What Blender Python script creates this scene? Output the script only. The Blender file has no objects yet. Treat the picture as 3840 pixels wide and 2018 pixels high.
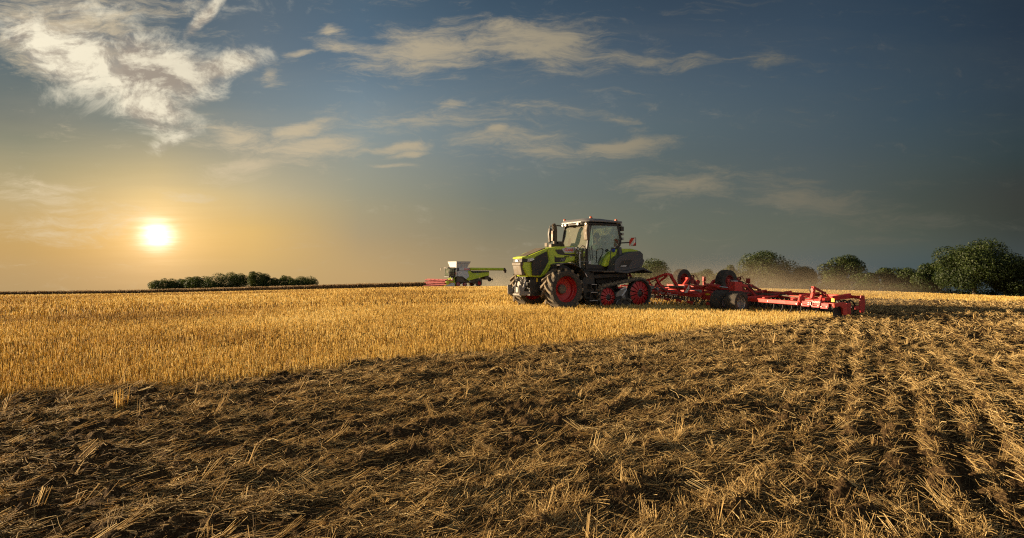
import bpy, bmesh, math, random
import numpy as np
from mathutils import Vector, Matrix, Euler
R = math.radians
random.seed(7)
rng = np.random.default_rng(11)
S = bpy.context.scene
S.view_settings.view_transform = 'Standard'; S.view_settings.look = 'None'; S.view_settings.gamma = 1.0; S.view_settings.exposure = 1.65
S.cycles.use_denoising = False; S.cycles.filter_width = 1.2; S.cycles.sample_clamp_indirect = 4; S.cycles.max_bounces = 6; S.cycles.transparent_max_bounces = 12
COL = S.collection

# ------------------------------------------------------------------ tags and helpers
def tag(o, label=None, cat=None, group=None, kind=None):
    if label: o['label'] = label
    if cat: o['category'] = cat
    if group: o['group'] = group
    if kind: o['kind'] = kind
    return o

def empty(name, loc, rz=0.0, parent=None):
    o = bpy.data.objects.new(name, None); COL.objects.link(o)
    o.empty_display_size = 0.3
    o.location = loc; o.rotation_euler = (0, 0, rz); o.parent = parent
    return o

def link_mesh(name, me, mat, parent=None):
    o = bpy.data.objects.new(name, me); COL.objects.link(o)
    if mat is not None: me.materials.append(mat)
    o.parent = parent
    return o

class MB:
    """collects shapes into one mesh"""
    def __init__(s): s.v = []; s.f = []
    def add(s, vs, fs):
        n = len(s.v); s.v += [tuple(p) for p in vs]; s.f += [tuple(i + n for i in f) for f in fs]; return s
    def box(s, c, d, rot=None):
        x, y, z = d[0] / 2, d[1] / 2, d[2] / 2
        vs = [Vector(p) for p in ((-x,-y,-z),(x,-y,-z),(x,y,-z),(-x,y,-z),(-x,-y,z),(x,-y,z),(x,y,z),(-x,y,z))]
        if rot is not None:
            m = Euler(rot).to_matrix(); vs = [m @ p for p in vs]
        c = Vector(c)
        return s.add([p + c for p in vs], [(0,3,2,1),(4,5,6,7),(0,1,5,4),(1,2,6,5),(2,3,7,6),(3,0,4,7)])
    def bar(s, a, b, w, h=None, up=(0, 0, 1), w2=None, h2=None):
        h = h or w; a, b = Vector(a), Vector(b); d = (b - a).normalized(); up = Vector(up)
        if abs(d.dot(up)) > .98: up = Vector((1, 0, 0))
        x = d.cross(up).normalized(); y = x.cross(d).normalized(); w2 = w2 or w; h2 = h2 or h
        vs = [a + x*i*w/2 + y*j*h/2 for i, j in ((-1,-1),(1,-1),(1,1),(-1,1))] + [b + x*i*w2/2 + y*j*h2/2 for i, j in ((-1,-1),(1,-1),(1,1),(-1,1))]
        return s.add(vs, [(0,3,2,1),(4,5,6,7),(0,1,5,4),(1,2,6,5),(2,3,7,6),(3,0,4,7)])
    def path(s, pts, w, h=None, up=(0, 0, 1)):
        for a, b in zip(pts[:-1], pts[1:]): s.bar(a, b, w, h, up)
        return s
    def tube(s, pts, r, n=8, caps=True):
        pts = [Vector(p) for p in pts]; rs = r if isinstance(r, (list, tuple)) else [r] * len(pts)
        vs = []; fs = []; px = None
        for i, p in enumerate(pts):
            d = ((pts[min(i+1, len(pts)-1)] - pts[max(i-1, 0)])).normalized()
            if px is None:
                px = d.cross(Vector((0,0,1)) if abs(d.z) < .95 else Vector((1,0,0))).normalized()
            px = (px - d * px.dot(d)).normalized(); py = d.cross(px)
            for k in range(n):
                t = 2*math.pi*k/n; vs.append(p + (px*math.cos(t) + py*math.sin(t)) * rs[i])
        for i in range(len(pts)-1):
            for k in range(n):
                a = i*n+k; b = i*n+(k+1) % n; fs.append((a, b, b+n, a+n))
        if caps: fs += [tuple(range(n))[::-1], tuple(range((len(pts)-1)*n, len(pts)*n))]
        return s.add(vs, fs)
    def lathe(s, c, prof, n=32, a0=0, a1=2*math.pi, closed=False):
        """profile (r, y) turned about the local Y axis through c"""
        full = abs(a1 - a0 - 2*math.pi) < 1e-6; m = n if full else n + 1; vs = []; fs = []; L = len(prof)
        for k in range(m):
            t = a0 + (a1-a0)*k/n
            for r_, y in prof: vs.append((c[0] + r_*math.cos(t), c[1] + y, c[2] + r_*math.sin(t)))
        for k in range(n):
            k2 = (k+1) % m
            for i in range(L if closed else L-1):
                j = (i+1) % L
                fs.append((k*L+i, k*L+j, k2*L+j, k2*L+i))
        return s.add(vs, fs)
    def prism(s, poly, y0, y1, inset=None):
        """polygon in (x, z) extruded along y"""
        n = len(poly); vs = [(x, y0, z) for x, z in poly] + [(x, y1, z) for x, z in poly]
        fs = [tuple(range(n)), tuple(range(2*n-1, n-1, -1))] + [(i, i+n, (i+1) % n + n, (i+1) % n) for i in range(n)]
        return s.add(vs, fs)
    def plan(s, poly, z0, z1):
        n = len(poly); vs = [(x, y, z0) for x, y in poly] + [(x, y, z1) for x, y in poly]
        return s.add(vs, [tuple(range(n))[::-1], tuple(range(n, 2*n))] + [(i, (i+1) % n, (i+1) % n + n, i+n) for i in range(n)])
    def mirror(s):
        n = len(s.v); s.v += [(x, -y, z) for x, y, z in s.v]; s.f += [tuple(i+n for i in f[::-1]) for f in s.f]; return s
    def build(s, name, mat, parent=None, bevel=0, seg=2, smooth=35, label=None):
        me = bpy.data.meshes.new(name); me.from_pydata(s.v, [], s.f)
        bm = bmesh.new(); bm.from_mesh(me); bmesh.ops.recalc_face_normals(bm, faces=bm.faces); bm.to_mesh(me); bm.free()
        if smooth:
            me.shade_smooth(); me.set_sharp_from_angle(angle=R(smooth))
        o = link_mesh(name, me, mat, parent)
        if bevel:
            m = o.modifiers.new('bevel', 'BEVEL'); m.width = bevel; m.segments = seg; m.limit_method = 'ANGLE'; m.angle_limit = R(40)
        if label: o['label'] = label
        return o

def np_mesh(name, V, F, mat, tint=None, parent=None, smooth=False):
    me = bpy.data.meshes.new(name); k = F.shape[1]
    me.vertices.add(len(V)); me.vertices.foreach_set('co', np.ascontiguousarray(V, np.float32).ravel())
    me.loops.add(F.size); me.loops.foreach_set('vertex_index', np.ascontiguousarray(F, np.int32).ravel())
    me.polygons.add(len(F)); me.polygons.foreach_set('loop_start', np.arange(0, F.size, k, dtype=np.int32))
    if smooth: me.polygons.foreach_set('use_smooth', np.ones(len(F), bool))
    me.update(calc_edges=True)
    if tint is not None:
        at = me.attributes.new('tint', 'FLOAT', 'POINT'); at.data.foreach_set('value', np.ascontiguousarray(tint, np.float32))
    return link_mesh(name, me, mat, parent)

# ------------------------------------------------------------------ materials
def nodes(m):
    m.use_nodes = True; nt = m.node_tree; nt.nodes.clear()
    return nt, nt.nodes, nt.links

def lin(c):
    return tuple(((v/255)/12.92 if v/255 <= .04045 else ((v/255+.055)/1.055)**2.4) for v in c) + (1,)

def paint(name, col, rough=.45, metal=0, dust=.25, dustcol=(.20, .145, .085), coat=0, scale=6, var=.12):
    """painted or moulded surface with real field dust lying on it in patches and a little tone variation"""
    m = bpy.data.materials.new(name); nt, N, L = nodes(m)
    out = N.new('ShaderNodeOutputMaterial'); b = N.new('ShaderNodeBsdfPrincipled'); L.new(b.outputs[0], out.inputs[0])
    tc = N.new('ShaderNodeTexCoord'); n1 = N.new('ShaderNodeTexNoise'); n1.inputs['Scale'].default_value = scale; n1.inputs['Detail'].default_value = 6
    L.new(tc.outputs['Object'], n1.inputs['Vector'])
    mr = N.new('ShaderNodeMapRange'); mr.inputs['From Min'].default_value = .35; mr.inputs['From Max'].default_value = .75
    mr.inputs['To Max'].default_value = dust; L.new(n1.outputs[0], mr.inputs['Value'])
    n2 = N.new('ShaderNodeTexNoise'); n2.inputs['Scale'].default_value = scale*.4; L.new(tc.outputs['Object'], n2.inputs['Vector'])
    hv = N.new('ShaderNodeHueSaturation'); hv.inputs['Color'].default_value = (*col[:3], 1)
    mv = N.new('ShaderNodeMapRange'); mv.inputs['To Min'].default_value = 1-var; mv.inputs['To Max'].default_value = 1+var; L.new(n2.outputs[0], mv.inputs['Value']); L.new(mv.outputs[0], hv.inputs['Value'])
    mx = N.new('ShaderNodeMix'); mx.data_type = 'RGBA'; L.new(mr.outputs[0], mx.inputs['Factor']); L.new(hv.outputs[0], mx.inputs['A']); mx.inputs['B'].default_value = (*dustcol, 1)
    L.new(mx.outputs['Result'], b.inputs['Base Color'])
    rr = N.new('ShaderNodeMapRange'); rr.inputs['To Min'].default_value = rough; rr.inputs['To Max'].default_value = min(1, rough+.3); L.new(mr.outputs[0], rr.inputs['Value']); rr.inputs['From Max'].default_value = max(dust, .01)
    L.new(rr.outputs[0], b.inputs['Roughness']); b.inputs['Metallic'].default_value = metal
    if coat: b.inputs['Coat Weight'].default_value = coat; b.inputs['Coat Roughness'].default_value = .08
    return m

def fibre(name, cols, trans=.35, rough=.6):
    """straw and leaves: tint attribute picks the colour; light also comes through"""
    m = bpy.data.materials.new(name); nt, N, L = nodes(m)
    out = N.new('ShaderNodeOutputMaterial'); at = N.new('ShaderNodeAttribute'); at.attribute_name = 'tint'
    cr = N.new('ShaderNodeValToRGB'); el = cr.color_ramp.elements
    for i, (p, c) in enumerate(cols):
        e = el[i] if i < 2 else el.new(p); e.position = p; e.color = (*c, 1)
    L.new(at.outputs['Fac'], cr.inputs[0])
    d = N.new('ShaderNodeBsdfPrincipled'); d.inputs['Roughness'].default_value = rough; d.inputs['Specular IOR Level'].default_value = .3; L.new(cr.outputs[0], d.inputs['Base Color'])
    t = N.new('ShaderNodeBsdfTranslucent'); L.new(cr.outputs[0], t.inputs[0])
    mx = N.new('ShaderNodeMixShader'); mx.inputs[0].default_value = trans; L.new(d.outputs[0], mx.inputs[1]); L.new(t.outputs[0], mx.inputs[2])
    L.new(mx.outputs[0], out.inputs[0])
    return m

def ground_mat(name, c1, c2, c3, s1=1.2, s2=25, bump=.5, rough=.95):
    m = bpy.data.materials.new(name); nt, N, L = nodes(m)
    out = N.new('ShaderNodeOutputMaterial'); b = N.new('ShaderNodeBsdfPrincipled'); L.new(b.outputs[0], out.inputs[0]); b.inputs['Roughness'].default_value = rough; b.inputs['Specular IOR Level'].default_value = .03
    g = N.new('ShaderNodeNewGeometry')
    a = N.new('ShaderNodeTexNoise'); a.inputs['Scale'].default_value = s1; a.inputs['Detail'].default_value = 8; L.new(g.outputs['Position'], a.inputs['Vector'])
    f = N.new('ShaderNodeTexNoise'); f.inputs['Scale'].default_value = s2; f.inputs['Detail'].default_value = 5; L.new(g.outputs['Position'], f.inputs['Vector'])
    r1 = N.new('ShaderNodeMapRange'); r1.inputs['From Min'].default_value = .35; r1.inputs['From Max'].default_value = .65; L.new(a.outputs[0], r1.inputs['Value'])
    r2 = N.new('ShaderNodeMapRange'); r2.inputs['From Min'].default_value = .48; r2.inputs['From Max'].default_value = .7; L.new(f.outputs[0], r2.inputs['Value'])
    m1 = N.new('ShaderNodeMix'); m1.data_type = 'RGBA'; m1.inputs['A'].default_value = (*c1, 1); m1.inputs['B'].default_value = (*c2, 1); L.new(r1.outputs[0], m1.inputs['Factor'])
    m2 = N.new('ShaderNodeMix'); m2.data_type = 'RGBA'; L.new(m1.outputs['Result'], m2.inputs['A']); m2.inputs['B'].default_value = (*c3, 1); L.new(r2.outputs[0], m2.inputs['Factor'])
    L.new(m2.outputs['Result'], b.inputs['Base Color'])
    bp = N.new('ShaderNodeBump'); bp.inputs['Strength'].default_value = bump; bp.inputs['Distance'].default_value = .03; L.new(f.outputs[0], bp.inputs['Height']); L.new(bp.outputs[0], b.inputs['Normal'])
    return m

# ------------------------------------------------------------------ camera
CAM_H = 1.6
cam = bpy.data.cameras.new('camera'); cam.lens = 21.45; cam.sensor_width = 36; cam.clip_end = 8000; cam.clip_start = .05
co = bpy.data.objects.new('camera', cam); COL.objects.link(co); co.location = (0, 0, CAM_H); co.rotation_euler = (R(90), 0, 0); S.camera = co

# ------------------------------------------------------------------ light
SUN_AZ, SUN_EL = -76.0, 9.0
sd = bpy.data.lights.new('sun', 'SUN'); sd.energy = 5.0; sd.angle = R(.6); sd.color = (1.0, .76, .47)
so = bpy.data.objects.new('sun', sd); COL.objects.link(so)
L_ = Vector((math.sin(R(SUN_AZ))*math.cos(R(SUN_EL)), math.cos(R(SUN_AZ))*math.cos(R(SUN_EL)), math.sin(R(SUN_EL))))
so.rotation_euler = L_.to_track_quat('Z', 'Y').to_euler(); so.location = (-40, 30, 12)

# ------------------------------------------------------------------ sky
SKYTAB = {  # azimuth deg : [(tan elevation, sRGB)...]
 -110: [(0,(150,128,98)),(.12,(140,125,102)),(.25,(110,110,106)),(.45,(72,84,94))],
 -38.7: [(-.04,(182,152,106)),(0,(192,158,106)),(.035,(200,164,104)),(.09,(190,168,122)),(.15,(150,145,118)),(.19,(122,125,114)),(.25,(98,110,112)),(.31,(84,100,110)),(.45,(66,82,98))],
 -30.2: [(-.04,(196,158,106)),(0,(212,168,106)),(.04,(234,184,104)),(.08,(226,186,116)),(.12,(202,178,126)),(.19,(140,140,124)),(.25,(106,116,116)),(.31,(90,104,112)),(.45,(70,85,98))],
 -23: [(-.04,(196,162,110)),(0,(208,172,112)),(.04,(222,182,112)),(.07,(216,182,118)),(.12,(188,172,134)),(.18,(144,142,128)),(.24,(112,122,124)),(.31,(95,108,117)),(.45,(76,90,102))],
 -14: [(-.04,(190,158,110)),(0,(190,160,112)),(.05,(176,156,119)),(.11,(152,146,122)),(.18,(126,131,124)),(.24,(108,120,124)),(.32,(82,99,112)),(.45,(64,82,97))],
 -2: [(-.04,(164,144,108)),(0,(156,139,108)),(.05,(138,130,106)),(.11,(115,119,108)),(.18,(103,113,114)),(.24,(94,107,113)),(.33,(75,92,105)),(.45,(54,72,88))],
 14: [(-.04,(122,114,96)),(0,(116,112,96)),(.05,(108,111,96)),(.11,(96,103,96)),(.18,(84,95,96)),(.24,(77,91,98)),(.33,(64,79,92)),(.45,(46,61,76))],
 26.2: [(-.04,(92,96,94)),(0,(94,99,97)),(.045,(96,101,90)),(.1,(86,93,88)),(.17,(71,82,86)),(.23,(63,76,84)),(.3,(54,69,82)),(.42,(44,58,72))],
 33.8: [(-.03,(70,82,84)),(0,(74,86,87)),(.04,(80,87,79)),(.09,(70,77,71)),(.15,(61,72,74)),(.21,(51,65,74)),(.28,(45,59,71)),(.4,(36,50,64))],
 39.6: [(-.03,(64,74,76)),(.01,(66,74,74)),(.05,(60,65,60)),(.1,(56,60,57)),(.14,(49,60,62)),(.2,(45,57,65)),(.27,(39,51,63)),(.4,(31,43,55))],
 75: [(0,(60,66,68)),(.1,(52,60,64)),(.3,(40,52,62)),(.5,(32,44,56))],
 150: [(0,(238,232,218)),(.1,(242,238,230)),(.3,(226,228,230)),(.5,(190,198,208))],  # sky behind the camera, brightened as unseen fill light for the shaded sides
}
for k_, g_ in ((-38.7, 1.03), (-30.2, 1.06), (-23, 1.12), (-14, 1.21), (-2, 1.14), (14, 1.13), (26.2, 1.17), (33.8, 1.19), (39.6, 1.15)):
    SKYTAB[k_] = [(v, tuple(q*(1+(g_-1)*min(1, max(0, (v-.06)/.16))) for q in c)) for v, c in SKYTAB[k_]]
W = bpy.data.worlds.new('World'); S.world = W; W.use_nodes = True
nt = W.node_tree; N = nt.nodes; L = nt.links; N.clear()
def nd(t, **k):
    n = N.new(t)
    for a, b in k.items(): setattr(n, a, b)
    return n
def mth(op, a, b=None, c=None, clamp=False):
    n = nd('ShaderNodeMath', operation=op); n.use_clamp = clamp
    for i, v in enumerate((a, b, c)):
        if v is None: continue
        if isinstance(v, (int, float)): n.inputs[i].default_value = v
        else: L.new(v, n.inputs[i])
    return n.outputs[0]
def mrange(v, a, b, c=0, d=1, smooth=False):
    n = nd('ShaderNodeMapRange'); n.interpolation_type = 'SMOOTHSTEP' if smooth else 'LINEAR'
    n.inputs['From Min'].default_value = a; n.inputs['From Max'].default_value = b; n.inputs['To Min'].default_value = c; n.inputs['To Max'].default_value = d
    L.new(v, n.inputs['Value']); return n.outputs['Result']
def mixc(f, a, b, mode='MIX'):
    n = nd('ShaderNodeMix', data_type='RGBA', blend_type=mode)
    for s_, v in (('Factor', f), ('A', a), ('B', b)):
        if isinstance(v, (int, float)): n.inputs[s_].default_value = v
        elif isinstance(v, tuple): n.inputs[s_].default_value = v
        else: L.new(v, n.inputs[s_])
    return n.outputs['Result']
tc = nd('ShaderNodeTexCoord'); vec = tc.outputs['Generated']
sx = nd('ShaderNodeSeparateXYZ'); L.new(vec, sx.inputs[0]); X, Y, Z = sx.outputs
hyp = mth('SQRT', mth('ADD', mth('MULTIPLY', X, X), mth('MULTIPLY', Y, Y)))
az = mth('MULTIPLY', mth('ARCTAN2', X, Y), 180/math.pi)
ev = mth('DIVIDE', Z, mth('MAXIMUM', hyp, .01))
e01 = mrange(ev, -.05, .55)
def ramp(stops):
    n = nd('ShaderNodeValToRGB'); L.new(e01, n.inputs[0]); el = n.color_ramp.elements; n.color_ramp.interpolation = 'CARDINAL'
    for i, (v, c) in enumerate(stops):
        p = (v+.05)/.6; e = el[i] if i < 2 else el.new(p); e.position = p; e.color = lin(c)
    return n.outputs[0]
ks = sorted(SKYTAB); cur = ramp(SKYTAB[150]); 
prev = -180
cols = [(-180, SKYTAB[150])] + [(k, SKYTAB[k]) for k in ks] + [(180, SKYTAB[150])]
for k, st in cols[1:]:
    cur = mixc(mrange(az, prev, k), cur, ramp(st)); prev = k
# the high sky outside the picture leans on the physical sky model
sky = nd('ShaderNodeTexSky', sky_type='NISHITA', sun_disc=False); sky.sun_elevation = R(SUN_EL); sky.sun_rotation = R(SUN_AZ); sky.dust_density = 3
skm = mixc(1.0, sky.outputs[0], (.07, .07, .07, 1), 'MULTIPLY')
cur = mixc(mrange(ev, .5, 1.6, 0, .6), cur, skm)
# clouds: density from stretched noise gathered into the banks seen in the photograph
Yc = mth('MAXIMUM', Y, .05)
T = mth('DIVIDE', X, Yc); E_ = mth('DIVIDE', Z, Yc)
cv = nd('ShaderNodeCombineXYZ'); L.new(T, cv.inputs[0]); L.new(E_, cv.inputs[1]); P = cv.outputs[0]
def noise(scale, detail, rough, sxy=(1, 1), off=(0, 0, 0), dist=0, src=None, rot=0):
    mp = nd('ShaderNodeMapping'); L.new(src or P, mp.inputs[0]); mp.inputs['Scale'].default_value = (sxy[0], sxy[1], 1); mp.inputs['Location'].default_value = off; mp.inputs['Rotation'].default_value = (0, 0, rot)
    n = nd('ShaderNodeTexNoise'); n.inputs['Scale'].default_value = scale; n.inputs['Detail'].default_value = detail; n.inputs['Roughness'].default_value = rough; n.inputs['Distortion'].default_value = dist
    L.new(mp.outputs[0], n.inputs['Vector']); return n.outputs[0]
# warp the lookup a little so that banks get torn edges
wn = nd('ShaderNodeTexNoise'); wn.inputs['Scale'].default_value = 11; wn.inputs['Detail'].default_value = 9; L.new(P, wn.inputs['Vector'])
wv = nd('ShaderNodeVectorMath', operation='MULTIPLY_ADD'); L.new(wn.outputs['Color'], wv.inputs[0]); wv.inputs[1].default_value = (.05, .032, 0); 
w0 = nd('ShaderNodeVectorMath', operation='ADD'); L.new(P, w0.inputs[0]); w0.inputs[1].default_value = (-.025, -.016, 0); L.new(w0.outputs[0], wv.inputs[2])
PW = wv.outputs[0]
def blob(px, py, rx, ry, rot=0, st=1.0):
    mp = nd('ShaderNodeMapping', vector_type='TEXTURE'); L.new(PW, mp.inputs[0])
    mp.inputs['Location'].default_value = ((px-1920)/2288, (1009-py)/2288, 0); mp.inputs['Rotation'].default_value = (0, 0, R(rot)); mp.inputs['Scale'].default_value = (rx/2288, ry/2288, 1)
    ln = nd('ShaderNodeVectorMath', operation='LENGTH'); L.new(mp.outputs[0], ln.inputs[0])
    return mrange(ln.outputs['Value'], 0, 1.7, st, 0, True)
def bank(lst):
    c = None
    for b in lst:
        v = blob(*b); c = v if c is None else mth('MAXIMUM', c, v)
    return c
cum = bank([(190,140,290,110,-16,.95),(330,235,250,130,-18,1.3),(530,270,320,140,-4,1.35),(560,385,200,95,-26,1.25),(830,245,210,55,14,1.15),(600,470,120,45,-25,.9),(650,515,140,48,35,.75),(330,30,440,70,0,.6),(60,120,130,110,0,.75),(765,62,130,24,50,1.0)])
cirr = bank([(1120,490,130,34,16,1.15),(1200,546,220,48,8,1.1),(900,505,220,46,-14,.85),(920,620,160,50,8,.9),(1514,550,105,20,4,1.1),(1530,580,75,14,8,1.0),(1468,620,80,10,0,1.0),
  (1274,160,120,40,0,.9),(1640,180,350,84,6,1.1),(2010,165,270,96,-4,1.2),(2330,215,220,40,-4,.75),(2582,236,130,28,8,.95),(2871,223,140,28,0,.7),
  (1960,535,310,66,-6,.75),(2340,552,190,40,4,1.15),(2330,455,120,30,-22,.65),(1861,486,55,26,0,1.0),(1696,389,65,18,12,.95),(1222,112,45,24,0,.85),(1035,270,50,50,60,.75),(1130,195,65,20,8,.75),
  (2582,703,240,56,2,.92),(3037,748,360,66,-8,.85),(3326,815,380,44,-4,.65),(1790,190,60,14,0,.5),(700,735,130,20,-6,.6),(165,728,230,50,-10,.65),(240,840,340,70,2,.6),(1700,440,520,70,6,.5),(1020,560,270,64,-4,.75),(2250,250,300,50,2,.5),(3300,905,320,22,-2,.5),(260,70,420,170,-6,.75),(90,200,180,70,-30,.6),(2700,640,260,30,0,.45)])
n1 = noise(10, 12, .68, (1, 1.7), (3.1, .4, 0), .4, PW)
n2 = noise(21, 12, .72, (.5, 2.2), (1.7, 5.2, 0), .5, PW, R(-8))
dc = mrange(mth('ADD', cum, mth('MULTIPLY', mth('SUBTRACT', n1, .5), 2.1)), .16, 1.15, 0, 1, True)
dw = mrange(mth('ADD', cirr, mth('MULTIPLY', mth('SUBTRACT', n2, .5), 2.6)), .10, 1.30, 0, 1, True)
veil = mrange(noise(3.2, 10, .64, (.45, 2.2), (7, 2, 0), .8), .46, .84, 0, .22, True)
veil = mth('MULTIPLY', veil, mrange(E_, .02, .14))
# light on the clouds: thinner towards the sun than here means a lit edge
nsh = noise(10, 12, .68, (1, 1.7), (3.1+.022, .4+.034, 0), .4, PW)
edge = mrange(mth('SUBTRACT', n1, nsh), -.13, .13, 0, 1, True)
thick = mrange(mth('ADD', cum, mth('MULTIPLY', mth('SUBTRACT', noise(5, 6, .55, (1, 1.5), (9, 3, 0), 0, PW), .5), 1.6)), .55, 1.35, 0, .42, True)
ew = mrange(az, -40, 34, 0, 1)
lit = mixc(ew, lin((255,244,216)), lin((128,118,102)))
shd = mixc(ew, lin((172,158,142)), lin((80,86,88)))
big = noise(4.2, 5, .5, (1, 1.6), (2.2, 6.1, 0), .3, PW)
shf = mth('ADD', mth('MULTIPLY', edge, .95), mth('MULTIPLY', mth('SUBTRACT', big, .46), 2.0), clamp=True)
cc = mixc(shf, shd, lit)
wl = mixc(ew, lin((228,208,172)), lin((92,92,82)))
cur = mixc(veil, cur, mixc(ew, lin((190,176,150)), lin((76,84,84))))
cur = mixc(mth('MULTIPLY', dw, .86), cur, wl)
cur = mixc(mth('MULTIPLY', dc, .95), cur, cc)
# the low sun showing through thin haze
sunv = Vector((589-1920, 2288, 1009-880)).normalized()
dt = nd('ShaderNodeVectorMath', operation='DOT_PRODUCT'); L.new(vec, dt.inputs[0]); dt.inputs[1].default_value = sunv
ang = mth('MULTIPLY', mth('ARCCOSINE', mth('MINIMUM', dt.outputs['Value'], 1.0)), 180/math.pi)
ang = mth('ADD', ang, mth('MULTIPLY', mth('SUBTRACT', noise(26, 5, .62, (.2, 3.2), (0,0,0), .3), .5), 1.7))
h0 = mth('EXPONENT', mth('MULTIPLY', mth('MULTIPLY', ang, ang), -1/1.0))
h1 = mth('EXPONENT', mth('MULTIPLY', ang, -1/1.9)); h2 = mth('EXPONENT', mth('MULTIPLY', ang, -1/4.2))
for h, c in ((h0, (1.1, 1.1, 1.1, 1)), (h1, (.52, .42, .26, 1)), (h2, (.15, .095, .035, 1))):
    cur = mixc(1.0, cur, mixc(1.0, c, mixc(h, (0,0,0,1), (1,1,1,1)), 'MULTIPLY'), 'ADD')
bg = nd('ShaderNodeBackground'); bg.inputs['Strength'].default_value = .3187; L.new(cur, bg.inputs['Color'])
wo = nd('ShaderNodeOutputWorld'); L.new(bg.outputs[0], wo.inputs[0])
W.cycles.sampling_method = 'MANUAL'; W.cycles.sample_map_resolution = 1024

# ------------------------------------------------------------------ terrain
HX = np.array([-3840, 0, 500, 1000, 1600, 1900, 2300, 2850, 3300, 3840, 7600], float)
HY = np.array([1130, 1112, 1106, 1094, 1079, 1077, 1079, 1086, 1097, 1119, 1150], float)
def ground_z(x, y):
    x = np.asarray(x, float); y = np.asarray(y, float)
    t = np.clip(x/np.maximum(y, 1.0), -2.4, 2.4)
    s = (np.interp(t*2288+1920, HX, HY)-1009)/2288
    yy = np.maximum(y, 0)
    dep = (CAM_H**6 + (s*yy)**6)**(1/6)
    return CAM_H-dep
def gz(x, y): return float(ground_z(x, y))

def hash2(ix, iy, seed):
    h = (ix.astype(np.int64)*374761393 + iy.astype(np.int64)*668265263 + seed*974634777) & 0xffffffff
    h = ((h ^ (h >> 13))*1274126177) & 0xffffffff
    h = (h ^ (h >> 16)) & 0xffff
    return h/65535.0
def vn(x, y, seed=0):
    ix = np.floor(x); iy = np.floor(y); fx = x-ix; fy = y-iy
    fx = fx*fx*(3-2*fx); fy = fy*fy*(3-2*fy)
    a = hash2(ix, iy, seed); b = hash2(ix+1, iy, seed); c = hash2(ix, iy+1, seed); d = hash2(ix+1, iy+1, seed)
    return (a*(1-fx)+b*fx)*(1-fy)+(c*(1-fx)+d*fx)*fy
def fbm(x, y, o=4, seed=0):
    s = 0; a = .5
    for i in range(o): s = s + a*vn(x, y, seed+i); x = x*2.03+5.1; y = y*2.03+1.7; a *= .5
    return s/(1-.5**o)
# the worked side of the field lies below a straight edge that runs with the tractor's line of travel
EA = R(36.8); EB = np.array((-6.18, 6.85)); ED = np.array((math.cos(EA), math.sin(EA))); EN = np.array((math.sin(EA), -math.cos(EA)))
IO = np.array((7.0, 26.5)); IA = R(18); IBd = np.array((math.cos(IA), math.sin(IA))); IR = np.array((-math.sin(IA), math.cos(IA)))
def tilled(x, y):
    """>0 inside the worked ground, about metres from its edge"""
    jag = (fbm(x*1.1, y*1.1, 3, 41)-.5)*.9 + (vn(x*6, y*6, 77)-.5)*.25
    d1 = (x-EB[0])*EN[0]+(y-EB[1])*EN[1] + jag
    u = (x-IO[0])*IBd[0]+(y-IO[1])*IBd[1]
    d2 = np.minimum(u-1.6, 33.5-.42*(x-16)-y + jag*2)
    return np.maximum(d1, d2)
def furrow_zone(x, y):
    return np.clip(((x-1.5)-(y-5.3)*.40)/2.0, 0, 1)
def furrow(x, y):
    a2 = x*math.cos(R(60))+y*math.sin(R(60)); b2 = -x*math.sin(R(60))+y*math.cos(R(60))
    w = (fbm(a2*.35, b2*.5, 3, 6)-.5)*.22
    return (.7*np.sin((b2+w)*2*math.pi/.31)+.28*np.sin((b2+w*1.5)*2*math.pi/.62+.8))
def soil_h(x, y):
    c = np.cos(EA); s = np.sin(EA); a = x*c+y*s; b = -x*s+y*c
    fr = furrow_zone(x, y)
    rid = (np.sin(b*2*math.pi/.62+2.2*fbm(a*.5, b*.5, 3, 5)*3)*.020)*(1-fr) + furrow(x, y)*.042*fr
    clod = np.abs(fbm(x*5, y*5, 4, 9)-.5)*.20 + np.maximum(fbm(x*11, y*11, 3, 19)-.5, 0)*.18 + (fbm(x*1.3, y*1.3, 3, 29)-.5)*.08
    return .045 + rid + clod
# ------------------------------------------------------------------ ground sheets
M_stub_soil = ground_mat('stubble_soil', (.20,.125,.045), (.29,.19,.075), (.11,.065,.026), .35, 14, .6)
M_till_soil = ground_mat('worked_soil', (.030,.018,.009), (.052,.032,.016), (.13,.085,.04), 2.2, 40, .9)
M_stubble = fibre('stubble_straw', [(0,(.22,.115,.028)),(.35,(.54,.355,.09)),(.75,(.76,.555,.155)),(1,(.85,.70,.33))], .45, .75)
M_straw = fibre('loose_straw', [(0,(.08,.05,.02)),(.3,(.26,.165,.06)),(.65,(.59,.41,.16)),(1,(.82,.65,.33))], .35, .75)

def fan(r0, r1, grow, a0, a1, na):
    rs = [r0]
    while rs[-1] < r1: rs.append(rs[-1]*grow)
    rs = np.array(rs); an = np.linspace(R(a0), R(a1), na)
    rr, aa = np.meshgrid(rs, an, indexing='ij'); x = rr*np.sin(aa); y = rr*np.cos(aa)
    n, m = rr.shape; i = np.arange((n-1)*m).reshape(n-1, m)[:, :-1].ravel()
    return x.ravel(), y.ravel(), np.stack([i, i+1, i+m+1, i+m], 1)[:, ::-1]
x, y, F = fan(.6, 6000, 1.06, -180, 180, 361)
z = ground_z(x, y)
ground = np_mesh('ground', np.stack([x, y, z-.004], 1), F, M_stub_soil, smooth=True); tag(ground, kind='structure')
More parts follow.
